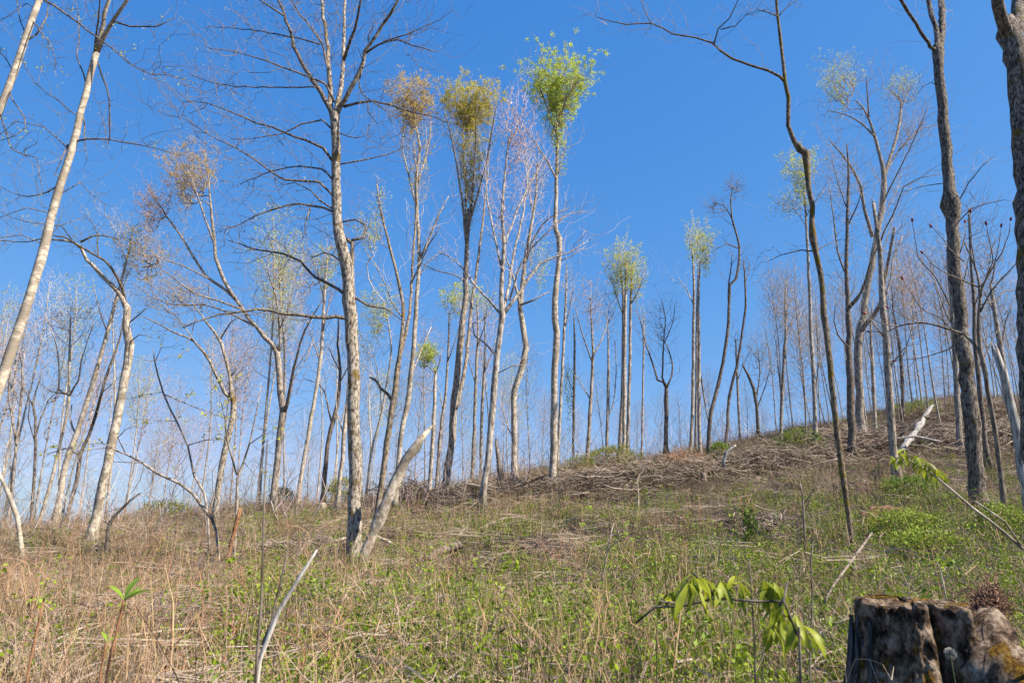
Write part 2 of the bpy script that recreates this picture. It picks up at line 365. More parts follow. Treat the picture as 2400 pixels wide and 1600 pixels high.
        g0 = g0 * .6 + np.array((0, 0, .8)); g0 /= np.linalg.norm(g0, axis=1)[:, None]
        ch, tips, inner = grow(sd_, A, g0, tip=.0030 * (.7 + Y / 40), step=.35 * (1 + Y / 40), rmax=.03, power=.40)
        for q, rr in ch: tb.tube(q - base, rr, 3)
        if dens and kind:
            src = np.vstack([tips, inner]) if len(inner) else tips
            k = int(dens * n * (2.4 if kind != 'green' else 1.9)); p = src[rng.integers(0, len(src), k)] + rng.normal(0, .04 * (.6 + Y / 40), (k, 3))
            alt = dict(orange='gold', gold='yellow', green='yellow', pink='orange', yellow='green')[kind]; q = rng.random(k) < .3
            leaf_sets.setdefault(kind, []).append(p[~q] - base); leaf_sets.setdefault(alt, []).append(p[q] - base)
    if buds:
        kind, k = buds; al = [q for q in inner_all if len(q)]
        if al:
            al = np.vstack(al); ct = al[rng.integers(0, len(al), k)]; p = np.repeat(ct, 3, 0) + rng.normal(0, .018, (3 * k, 3)); leaf_sets.setdefault(kind, []).append(p - base)
    if tb.n: link('twigs', tb.mesh('twigs', TW[tw]), root)['kind'] = 'stuff'
    for kind, pl in leaf_sets.items():
        lb = MB(); lb.leaves(np.vstack(pl), leafsize * .78 * (.55 + Y / 62)); link('leaves' if kind not in ('white',) else 'blossom', lb.mesh('leaves', LF[kind], False), root)['kind'] = 'stuff'
    return root, S, limbsP, base, Y

# ------------------------------------------------------------------ the trees
# ---- the big central tree
T1 = traced('broadleaf_tree', 'tall mottled tree left of centre with forked crown and long side limbs, beside leaning snag',
  '812,1316,32 815,1150,30 815,960,28 808,780,27 803,690,27 797,620,27 783,560,25 774,500,22 772,420,20 771,340,19 768,270,22',
  '766,285,14 760,250 757,200 754,125 747,65 740,0 735,-80 728,-190,4 / 768,280,13 777,240,12 782,210 789,150 790,75 793,0 800,-120,4 / 789,140,8 815,65 830,0 850,-110,3'
  '/ 770,272,13 780,245 793,230 815,185 833,140 840,120 878,60 908,15 928,-20 960,-110,4 / 840,122,6 868,102 913,92 948,105 993,120,2 / 880,97,4 938,78 988,58,1.5'
  '/ 764,262,12 753,238 718,185 683,125 668,75 653,35 638,0 615,-90,4 / 654,37,5 628,20 598,2 560,-30,2 / 757,205,6 750,150 738,100 703,50 668,0 640,-70,2'
  '/ 790,245,7 820,237 858,232 908,245 968,262 1038,282,1.5 / 833,152,4 825,200 848,230 888,255 898,282,1.5 / 845,232,3 846,258 865,282,1.5'
  '/ 765,372,7 743,340 703,325 653,305 588,282 540,262 475,237 420,235,1.5 / 765,300,5 738,276 695,285 650,305 588,318 530,320,1.5'
  '/ 766,450,6 733,420 678,415 628,400 588,370 545,340 500,320 450,290 415,255,1.5 / 766,415,5 738,388 688,382 633,392 588,407 550,425,1.5'
  '/ 768,488,6 713,470 663,470 618,482 588,495 550,515 500,532,1.5 / 768,482,5 738,460 713,435 678,420 650,425,1.5 / 713,477,4 700,515 703,535 688,560,1.5'
  '/ 768,235,6 743,190 703,175 648,155 588,132 540,120 475,110,1.5 / 726,200,4 688,201 588,200 530,198 470,185 430,165,1.5 / 735,102,4 668,85 588,70 540,65 480,62,1.5'
  '/ 800,683,8 758,655 723,635 688,600 648,582 588,572 550,560 525,552,2 / 806,733,10 773,726 723,729 653,719 588,709 540,716 475,730 420,752,2.5'
  '/ 815,683,6 848,700 888,710 923,735,2 / 798,640,12 806,615,11 808,590 809,560,9 797,549,8 / 808,552,7 835,545 842,530 838,515 815,505 790,508 778,518,3'
  '/ 776,378,4 838,367 888,355 940,338,1.5 / 774,303,3 815,318 845,312,1 / 783,600,4 745,580 720,590 700,585,1.5',
  bk='main', lbk='dark', tw='dark', lat=17, latR=66, twr=1, knots=[(797, 620, .18), (803, 690, .12), (806, 733, .1)], buds=('white', 330), leafsize=.05)  # dark bark on the thin side limbs paints in their shaded undersides
traced('leaning_snag', 'pale leaning dead trunk broken off at its top, crossing in front of the mossy tree',
  '803,1352,24 822,1308,23 830,1288,25 847,1248,21 858,1222,22 873,1185,24 889,1148,21 907,1110,24 921,1083,22 932,1056,20 955,1028,18 968,1008,15 985,986,10', '/ 912,1098,9 925,1110,5 / 940,1046,6 928,1030,3 / 850,1240,5 842,1226,3', bk='pale', lat=0, snag=True, flare=1.1, knots=[(950, 1030, .3), (873, 1185, .3), (905, 1120, .2), (845, 1255, .15)], Y=hit(812, 1316) - .5, lbk='orange')
traced('mossy_tree', 'slender tree with orange moss patches just right of the large central tree', 
  '850,1262,14 860,1210,13 873,1136,13 884,1050,14 899,948,13 907,896 912,850,12 918,817,10 925,742 926,700 908,615 888,540 872,470 865,420,3',
  '/ 913,845,9 925,790 936,740 943,700 948,600 955,500 958,425 950,330,3 / 902,922,8 890,905 875,890 863,873 851,864,5 / 925,730,4 900,690 880,640 860,600,2 / 945,650,4 965,610 985,560 1010,520,2 / 900,575,3 880,560 850,520,1.5',
  bk='orange', lbk='greyb', lat=9, latR=50, crowns=[(870, 480, 30, 80, 130, 'yellow', .5)])
traced('broadleaf_tree', 'straight pale trunked tree with a pinkish orange crown behind the leaning snag',
  '905,1185,13 914,1068,11 920,1010 927,967,12 937,930,13 940,900,11 948,817 957,693,10 963,590 957,475 957,400 965,340 955,290 950,250,4',
  '/ 962,600,6 990,540 1010,490 1030,450,2 / 958,480,5 938,400 925,340 930,290,2 / 960,420,5 985,330 990,280,2 / 945,860,4 970,800 990,750,2 / 960,640,3 985,600 1010,580,1.5',
  bk='pale', lbk='grey', tw='tan', lat=8, latR=36, crowns=[(945, 240, 64, 68, 480, 'orange', 6), (960, 370, 42, 130, 260, 'gold', 1.2)])
traced('broadleaf_tree', 'broom shaped tree with a dense golden yellow crown, left of the tallest green topped tree',
  '1021,1136,19 1030,1070,17 1038,1005,17 1042,948,18 1051,855,16 1062,742,14 1068,700,13 1070,625,12 1073,550,9 1076,480,5',
  '/ 1045,940,10 1053,925 1072,817,9 1083,705 1098,600 1110,500 1120,400 1125,300,2 / 1072,570,7 1060,450 1040,330 1020,250,2 / 1073,560,7 1085,440 1092,340 1095,240,2 / 1076,520,6 1110,400 1130,300 1140,240,2 / 1072,580,6 1070,450 1065,340 1060,240,2 / 1083,700,4 1060,640 1000,620 960,600,1.5',
  bk='greyb', tw='tan', lat=7, latR=30, crowns=[(1080, 250, 80, 58, 680, 'gold', 9), (1082, 350, 56, 130, 520, 'gold', 4), (1080, 440, 40, 90, 160, 'green', 1.5)])
traced('broadleaf_tree', 'grey tree forking into fine bare purplish limbs, between the golden and the green crowned trees',
  '1104,1190,17 1112,1110,15 1120,1061,15 1132,930,15 1141,817,14 1154,723,13 1151,690 1153,640 1158,560 1153,480 1160,400 1168,320,3',
  '/ 1154,725,9 1176,697 1206,650 1241,605 1276,590 1306,580 1351,555,1.5 / 1154,720,8 1170,650 1180,580 1200,500 1210,420 1205,330,2 / 1153,725,6 1125,690 1085,650 1050,600 1010,580,2 / 1153,620,6 1135,540 1120,460 1115,380,2 / 1143,820,5 1115,790 1090,770 1085,745 1110,735 1140,700,2 / 1160,560,5 1190,480 1230,400 1250,360,2 / 1170,690,5 1200,600 1250,540 1290,500,2 / 1138,860,3 1180,840 1210,838,1.5',
  bk='grey', tw='pink', lat=11, latR=46, crowns=[(1185, 300, 62, 110, 480, 'pink', .8), (1150, 480, 62, 110, 240, None, 0)])
traced('broadleaf_tree', 'curved pale tree with a swollen elbow, just left of the tall green topped tree',
  '1182,1080,14 1180,978,14 1182,896,14 1198,847,15 1208,798,14 1202,753,13 1195,705,12 1206,600,9 1216,540,8 1231,450,5 1233,375,3',
  '/ 1198,720,7 1180,640 1165,600 1150,540,2 / 1208,600,5 1230,540 1262,500 1300,480,2 / 1196,700,6 1225,690 1260,670,2 / 1186,1010,4 1170,990 1160,960 1150,900,1.5 / 1225,500,4 1215,430 1215,380,1.5',
  bk='pale', lbk='pale', tw='pale', lat=10, latR=44, crowns=[(1235, 400, 48, 90, 260, 'pink', .6), (1240, 600, 40, 60, 150, 'green', 1.6, 1206, 610)], Y=29)
traced('broadleaf_tree', 'tallest straight tree near the middle topped by a bright green leafy crown',
  '1270,1128,19 1272,1023,17 1273,911,16 1276,817,15 1279,765,16 1274,735,15 1274,690,14 1280,640,12 1285,580,12 1284,548,13 1276,525,11 1277,450,9 1280,350,8 1279,300,6 1280,240,3',
  '/ 1278,412,5 1256,370 1231,330 1206,295,1.5 / 1276,515,3 1310,490 1350,485,1.2 / 1284,600,3 1310,590 1345,565,1.2 / 1279,310,4 1260,260 1240,200 1215,170,1.5 / 1280,300,4 1300,230 1325,190 1350,180,1.5 / 1280,290,3 1285,220 1290,160,1.2 / 1282,400,3 1295,350 1300,310,1.2',
  bk='pale', tw='tan', lat=9, latR=38, crowns=[(1284, 198, 98, 72, 680, 'green', 13), (1278, 275, 50, 70, 260, 'green', 5, 1280, 330), (1290, 360, 22, 70, 70, 'yellow', 1.5)], leafsize=.095)
# ---- right hand foreground trees
traced('mossy_tree', 'slim crooked dark tree with yellow moss, right of centre, with one long limb reaching left',
  '1959,1286,9 1955,1230,10 1947,1165,12 1940,1117,13 1925,1005,14 1914,911,13 1903,798,13 1893,723,13 1884,625,12 1866,545,13 1864,475,11 1854,400,12 1850,350,15 1840,343,13 1824,325,10 1811,290 1811,225,9 1804,190 1794,100 1786,35 1783,0 1778,-90,5',
  '/ 1804,190,7 1790,178 1764,162 1726,150 1681,135 1636,100 1601,88 1546,77 1496,55 1436,56 1396,48 1370,40,1.5 / 1640,100,4 1652,65 1675,42 1695,0 1700,-40,1.5 / 1496,55,3 1480,20 1472,-10,1.2 / 1787,38,4 1764,28 1740,20,1.5 / 1788,38,3 1810,15 1840,-5,1.5 / 1868,577,4 1840,575 1795,585 1764,602,1.2 / 1870,580,3 1900,562 1930,550,1.2 / 1655,68,3 1690,60 1715,35 1760,22,1.2',
  bk='mossy', lbk='dark', tw='dark', lat=10, latR=42, knots=[(1845, 345, .45), (1866, 545, .3), (1893, 740, .2)], flare=1)
T12 = traced('broadleaf_tree', 'large grey furrowed tree at the right with a swollen knot and three upper limbs',
  '2252,1172,38 2244,1120,35 2236,1023,34 2223,873,31 2210,761,29 2199,675,27 2193,600,25 2189,550,26 2186,500,27 2184,470,34 2181,440,26 2179,400,23 2169,300,22 2161,210,21 2156,150,20 2154,118,24',
  '/ 2156,125,16 2164,65,14 2163,0,13 2168,-110,9 / 2154,122,13 2151,70,11 2134,10,10 2120,-80,6 / 2152,118,9 2136,107,8 2104,55,7 2069,0,7 2040,-70,4 / 2162,200,2 2140,190 2120,200 2108,215,1 / 2186,490,4 2215,440 2240,400 2280,360,1.5 / 2190,520,3 2230,480 2260,470 2310,460,1.5 / 2182,420,2.5 2130,425 2075,440,1.2',
  bk='furrow', lbk='furrow', tw='grey', lat=6, latR=40, knots=[(2184, 470, .2), (2156, 125, .15)], flare=1.25)
traced('broadleaf_tree', 'thickest brown ridged trunk cut by the right edge of the photograph',
  '2392,1285,58 2385,1150,52 2375,1000,49 2368,800,48 2362,500,50 2345,250,48 2330,110,46 2324,75,48',
  '/ 2320,95,28 2300,40,25 2288,-20,24 2270,-120,16 / 2330,95,30 2338,40,28 2344,-30,27 2350,-130,18', bk='furrow', lbk='furrow', lat=0, Y=13.2, flare=1.2)
traced('broadleaf_tree', 'dark slim straight tree with an upcurved limb on the brush covered slope at the right',
  '1961,1064,22 1957,1020,17 1955,948,17 1953,870 1951,798,14 1949,708,12 1944,625,9 1946,500,7 1949,400,5 1945,330,2.5',
  '/ 1951,705,9 1965,690 1978,672 1990,640 2000,600 2020,560,3 / 1948,640,5 1925,580 1915,500 1905,430,1.5 / 1946,520,4 1970,470 1985,420,1.5 / 1951,800,4 1925,770 1915,740 1920,700,1.5 / 1946,480,3 1925,420 1910,360,1.2',
  bk='dark', tw='grey', lat=12, latR=48, crowns=[(1940, 430, 60, 120, 240, None, 0)])
traced('broadleaf_tree', 'widely forked tree at the upper right with a thin yellow green crown',
  '1981,1012,20 1976,950,18 1972,873,17 1972,780,17 1983,723,16 1989,675,14 2004,600,13 2014,540,13 2026,475,12 2031,410,12 2026,380,9 2019,350,8 2009,310,7 1999,280,5 1984,250,4 1965,230,3',
  '/ 1973,770,10 1985,748,11 2008,724,10 2023,697,9 2030,650,8 2040,600 2055,522,6 / 2031,405,8 2049,350,7 2064,295,6 2069,235,4 2055,215 2040,205,1.5 / 2004,545,8 1984,475,7 1976,425,6 1949,375,5 1904,320,2 / 2010,315,5 1975,280 1939,262 1900,255,1.5 / 1996,270,4 1992,220 1989,175,1.5 / 2031,400,4 2070,340 2110,300 2140,290,1.5 / 2026,470,4 2060,400 2090,340 2130,250,1.5 / 2069,250,3 2085,215 2085,190,1.5 / 2022,500,3 2055,450 2070,400,1.2',
  bk='greyb', tw='tan', lat=11, latR=50, crowns=[(1928, 190, 62, 68, 420, 'yellow', 3.2, 1984, 250), (2072, 200, 38, 40, 140, 'yellow', 2.5, 2066, 240), (2085, 290, 55, 60, 160, None, 0)], leafsize=.07)
traced('broadleaf_tree', 'straight grey tree with a broken upper stem beside the upturned soil mound',
  '2064,1128,20 2056,1060,17 2049,986,17 2040,855,15 2034,761,14 2028,686,13 2026,650 2021,575,10 2014,525,9 2006,467,7',
  '/ 2030,700,5 2045,640 2050,600 2075,540,2 / 2035,780,4 2005,740 1990,700,1.5 / 2040,850,3 2075,800 2100,780,1.5 / 2022,590,3 2040,540 2050,500,1.2 / 2020,560,4 2060,470 2075,430 2110,410 2160,400,1.5',
  bk='greyb', tw='grey', lat=12, latR=52, snag=True)
traced('standing_snag', 'smooth silver grey broken trunk leaning left near the right edge',
  '2362,1160,22 2349,1080,21 2341,1023,21 2326,948,20 2304,855,18 2285,802,14', bk='snag', lat=0, snag=True, flare=1.1, Y=16)
TB = traced('young_tree', 'slender brown young tree with fanning branches tipped by dark red buds at the right edge',
  '2312,1222,13 2308,1180,12 2296,1061,11 2278,948,10 2263,855,10 2251,806,9 2248,761 2248,723 2251,690,6 2249,650 2235,600 2214,555,2.5',
  '/ 2251,808,7 2214,768 2173,753 2120,742 2064,748 2030,765 2000,762,1.5 / 2249,720,5 2275,670 2300,640 2352,590,2 / 2251,690,5 2262,640 2280,600 2266,518,1.5 / 2252,660,4 2290,600 2310,560 2321,508,1.5 / 2240,620,3 2232,560 2229,490,1.5 / 2214,600,3 2180,570 2141,523,1.5 / 2205,580,3 2216,540 2216,512,1.5 / 2200,770,3 2160,730 2110,700 2074,643,1.5 / 2180,700,3 2150,640 2110,590 2096,510,1.5 / 2249,660,4 2200,640 2160,620 2121,583,1.5 / 2252,700,3 2290,690 2310,668 2352,668,2 / 2276,650,3 2290,580 2299,523,1.3 / 2214,768,4 2180,800 2120,820 2060,828,1.5 / 2120,742,3 2080,730 2042,708,1.3 / 2064,748,3 2020,740 1990,722,1.3',
  bk='deadw', tw='dark', lat=3, latR=30, flare=1)
# ---- left hand trees
traced('birch_tree', 'long cream trunk leaning in from the lower left, forked near the frame top',
  '-118,1262,26 -60,1085,23 0,888,21 37,770,20 70,680,20 95,590,19 118,500,18 140,420,17 165,340,16 185,260,15 207,175,14 220,122,14',
  '/ 221,125,11 238,85,10 265,45,8 290,5,7 310,-60,3 / 219,125,10 235,60,9 250,0,8 262,-70,4 / 217,130,5 226,40 228,0 230,-50,2 / 262,50,5 300,60 360,62 400,42,1.5 / 173,325,5 200,318 250,322 310,332 370,345 412,358,1.3 / 156,332,4 140,362 122,402,1.5 / 200,200,4 190,170 178,130 180,60 172,0,1.5 / 222,135,4 252,235 250,330 228,240,1.2 / 190,265,4 195,310 198,370,1.2 / 142,420,4 110,440 60,450 0,430,1.3 / 130,450,3 180,420 240,470,1.2 / 160,345,3 100,290 40,280 0,310,1.3 / 120,490,3 60,480 0,500,1.2 / 98,560,3 50,540 0,545,1.2 / 185,270,3 130,230 80,190 40,120,1.2 / 100,560,3 130,520 190,500,1',
  bk='cream', lbk='dark', tw='dark', lat=8, latR=48, Y=10.5, buds=('yellow', 90), leafsize=.05)
traced('birch_tree', 'cream trunk cutting across the upper left corner of the photograph',
  '-235,1240,24 -120,720,20 -60,470,17 -25,330,15 0,250,15 20,200,15 35,160,15 55,100,15 75,40,14 90,0,13 110,-70,9',
  '/ 102,2,5 160,38 200,70 232,92 270,122 305,150 350,170 420,182,1.3 / 60,95,4 100,60 110,10 104,-20,2 / 30,170,3 15,140 0,122,1.5 / 75,50,3 120,110 125,160,1 / 20,205,3 60,290 30,310 0,322,1.2 / 60,80,3 40,20 40,-20,1.3 / 85,20,3 60,10 0,48,1.3 / 0,260,3 30,345 80,360 90,400 100,440,1.2',
  bk='cream', lbk='dark', tw='dark', lat=8, latR=44, Y=9.5, buds=('yellow', 90), leafsize=.06)
traced('broadleaf_tree', 'creamy curved tree at the left with two arching limbs that lean over to the left',
  '208,1256,26 215,1220,22 228,1150,20 240,1098,20 259,1005,20 272,940,19 278,911,18 286,870 293,836,18 296,791,18 291,753,16 292,709,15 286,695,12',
  '/ 288,705,11 282,685 258,655 235,635 215,610 200,595 185,570 170,557 150,552 118,550,4 / 287,695,7 282,665 270,635 240,600 212,580 180,562 150,545 122,540,3 / 185,556,5 210,542 235,540 262,545 275,552,2 / 225,590,3 222,540 218,520 190,490,1.2 / 292,745,4 320,720 345,700,1.5 / 120,541,3 60,555 0,552 -40,540,1.5 / 293,790,3 320,770 350,775,1.2 / 165,550,3 140,520 60,510 0,485,1.2',
  bk='pale', lbk='mossy', tw='dark', lat=9, latR=36, buds=('yellow', 220), leafsize=.045, knots=[(292, 730, .2), (296, 800, .1)])
traced('broadleaf_tree', 'pale thin trunk leaning right, between the curved cream tree and the left edge',
  '131,1176,14 150,1068,12 176,997,12 192,945,11 210,888,11 232,817,9 245,765 259,716,8 272,670,6 300,560,4 305,520,2',
  '/ 176,1000,5 160,960 165,930,3 / 245,760,3 225,700 215,650,1.2 / 262,710,3 290,640 310,600,1.2 / 290,600,2 270,540 250,500,1', bk='cream', tw='pale', lat=8, latR=40, crowns=[(300, 560, 55, 70, 170, 'orange', 2)], Y=26)
traced('broadleaf_tree', 'dark crooked trunk close behind the pale leaning trunk at the left',
  '161,1160,9 176,1100,9 184,1042,9 205,1000,7 221,948,7 232,905 244,866,6 262,815 277,772,4 282,730,2', '/ 221,948,3 235,900 260,880,1.5 / 184,1045,4 150,1030 110,1042,1.5', bk='dark', tw='dark', lat=8, latR=30, Y=27)
traced('broadleaf_tree', 'pale tree with a candelabra fork and a small pinkish red crown at the far left',
  '97,1176,8 110,1130,7 124,1080,7 140,1010,6 152,960,6 158,918,7 159,880,6 159,836,5 161,761,4 162,730,2',
  '/ 158,912,5 170,890 180,873 187,828 196,800 215,740,1.5 / 158,905,5 135,896 137,847 127,780 115,750,1.5 / 155,905,4 120,900 90,880,1.5', bk='cream', tw='pink', lat=9, latR=34, crowns=[(165, 722, 46, 44, 60, 'pink', 2.4), (112, 745, 34, 34, 34, 'pink', 2), (215, 730, 32, 44, 28, 'pink', 2)], Y=27, leafsize=.08)
traced('young_tree', 'small bowed cream sapling rooted in the brush at the lower left',
  '50,1290,10 49,1260,10 45,1215,9 41,1188,10 22,1136,10 8,1110,8 0,1090,8 -14,1030,7 -20,960,5', '/ 5,1100,4 10,1050 25,1000,1.5', bk='cream', lat=7, latR=30, tw='tan', flare=1)
traced('broadleaf_tree', 'thin double stemmed brownish tree at the very left edge',
  '20,1183,7 30,1110,6 37,1023,6 44,960 49,911,5 52,840 40,780 48,700,2', '/ 37,1020,5 28,960 20,900 30,800 45,720,1.5 / 45,930,3 20,870 5,820,1.5', bk='greyb', tw='pink', lat=12, latR=42, Y=26)
traced('broadleaf_tree', 'dark bluish stemmed tree with white blossom near the left edge',
  '72,1186,7 78,1100,6 82,1023,6 80,960 75,930,5 82,900 95,860,2', '/ 82,1000,4 95,960 110,920 125,905,1.5 / 75,930,3 60,900 40,870,1.5 / 82,1020,3 66,960 68,900,1.5', bk='dark', tw='grey', lat=14, latR=40, Y=26, buds=('white', 120), leafsize=.06)
traced('broadleaf_tree', 'crooked two forked tree with yellow lichen left of the large central tree',
  '494,1206,15 496,1170,13 502,1117,14 510,1070,14 517,1031,14 528,985,13 536,948,14 537,925,13 532,905,10 529,866,8 520,830 510,791,7 495,765 476,742,5 461,720,3',
  '/ 533,915,9 517,903,8 507,880 495,855 483,830 469,810 446,783,5 425,772 397,761 360,742 330,727,2 / 529,866,4 560,820 575,800,1.5 / 505,780,4 530,740 560,720,1.5 / 446,783,3 400,720 350,690,1.2 / 461,722,3 440,690 400,680,1.2',
  bk='main', lbk='greyb', tw='dark', lat=9, latR=40, buds=('yellow', 120), leafsize=.045)
traced('broadleaf_tree', 'twisting grey tree with several long upswept limbs and a broad reddish orange crown',
  '625,1178,16 631,1110,14 637,1061,15 642,1010 648,967,16 650,940,16 644,900,14 642,855,13 637,810,14 625,790,12 610,776,11 588,750,9 575,735,9 558,710 540,685,8 510,635,8 495,590 492,550,7 487,500,6 482,450,4 478,400,3 470,350,2',
  '/ 653,945,10 660,925 667,885 675,845 682,817 700,761 722,720 740,690,2 / 640,805,7 643,785 641,742 636,690 620,640 615,600,2 / 545,692,7 510,660 475,635,6 435,575,5 410,535 385,500,4 360,460 340,430,2 / 492,560,5 470,500 450,440 430,390,2 / 560,712,5 500,690 440,670 400,640 350,600,2 / 590,752,5 530,720 470,700 400,700 340,680,2 / 667,880,3 700,830 720,780,1.5 / 640,760,3 665,700 680,640,1.3 / 480,640,4 420,610 360,590 320,560,1.3',
  bk='greyb', tw='tan', lat=10, latR=46, crowns=[(435, 405, 78, 75, 560, 'orange', 4.2, 480, 470), (350, 480, 50, 60, 190, 'pink', 4, 385, 500), (340, 590, 75, 65, 330, 'orange', 2.4, 400, 640), (400, 670, 85, 42, 240, 'orange', 2, 440, 670), (650, 620, 40, 50, 120, 'yellow', 1.5, 636, 690)], leafsize=.075)
traced('broadleaf_tree', 'straight cream trunk standing left of the large central tree, pinkish buds above',
  '684,1158,10 690,1110,10 697,1061,9 708,1000 716,956,9 730,873,8 740,780,8 744,705,7 748,640,5 752,590,3', '/ 742,760,4 755,700 770,650,1.5 / 735,830,3 715,770 700,720,1.5 / 745,690,3 730,630 720,590,1.5', bk='cream', tw='pink', lat=10, latR=42, crowns=[(748, 610, 40, 60, 230, 'yellow', 2.2), (700, 640, 40, 60, 130, 'pink', 1)], Y=29)
traced('broadleaf_tree', 'dark brown trunk just left of the large central tree, behind it',
  '742,1132,12 748,1070,11 753,1023,10 760,985,10 764,971,11 775,930,9 779,896,8 782,850,6 776,790,5 778,730,3', '/ 763,975,5 755,940 745,900 730,880 700,870,1.5 / 779,880,3 800,840 810,800,1.5 / 780,850,3 765,820 755,800,2', bk='dark', tw='dark', lat=9, latR=40, Y=30)
traced('broadleaf_tree', 'short pale trunk with tan bark partly hidden behind the large central tree', '772,1182,11 777,1130,10 787,1053,10 789,1010 792,978,10 797,930,7 800,880,5 805,820,2', '/ 790,1000,4 775,950 770,900,1.5', bk='pale', tw='grey', lat=8, latR=35)
traced('broadleaf_tree', 'thin pale tree with a yellow budding top between central tree and mossy tree',
  '843,1120,7 850,1061,6 860,1010 877,948,5 890,870 899,798,4 890,730,3 880,690,2', '/ 850,1060,4 852,1000 848,930 850,860,2 / 877,948,3 870,870 855,800,1.5', bk='cream', tw='pale', lat=12, latR=45, crowns=[(870, 715, 45, 60, 210, 'yellow', 3), (850, 545, 36, 50, 120, 'yellow', 2), (840, 790, 60, 50, 90, 'yellow', 1.5)], Y=32, leafsize=.1)
traced('broadleaf_tree', 'lopped pale stem with a fresh green sprouting head right of the leaning snag',
  '987,1112,9 993,1023,9 998,930 1000,855,7', '/ 1000,860,3 985,840 970,830,1.5 / 1000,858,3 1010,830 1015,800,1.5 / 998,900,2 960,880 940,890,1', bk='pale', tw='dark', lat=9, latR=30, crowns=[(985, 815, 26, 34, 110, 'green', 7)], Y=28, leafsize=.1)
traced('broadleaf_tree', 'thin grey trunk between the lopped green sprouting stem and the golden crowned tree',
  '1004,1100,8 1012,986,7 1023,911,6 1030,798,5 1032,720,3', '/ 1018,950,3 1010,900 1000,880,1.2 / 1028,830,3 1050,770 1060,720,1.2', bk='greyb', tw='grey', lat=10, latR=36, crowns=[(1075, 690, 55, 42, 160, 'yellow', 3.2), (1040, 690, 30, 40, 80, 'yellow', 3)], Y=34, leafsize=.1)
for nm, lab, tr, lim in (
  ('broadleaf_tree', 'first of two close thin bare trunks between golden crowned tree and grey forked tree', '1085,1090,9 1089,986,8 1094,855,7 1098,760,5 1095,690,3', '/ 1092,880,3 1075,820 1068,780,1.3 / 1095,800,3 1115,740 1120,700,1.3'),
  ('broadleaf_tree', 'thinner right one of two close bare trunks beside the grey forked tree', '1104,1086,7 1106,980,7 1111,873,6 1115,780,4 1112,700,2', '/ 1110,860,3 1130,810 1140,770,1.3')):
    traced(nm, lab, tr, lim, bk='greyb', tw='grey', lat=11, latR=36, Y=33 if 'first' in lab else 36)
traced('standing_snag', 'short jagged stub of dead wood on the ridge left of the curved pale tree', '1148,1085,11 1145,1050,9 1139,1014,7', bk='deadw', lat=0, snag=True, Y=27)
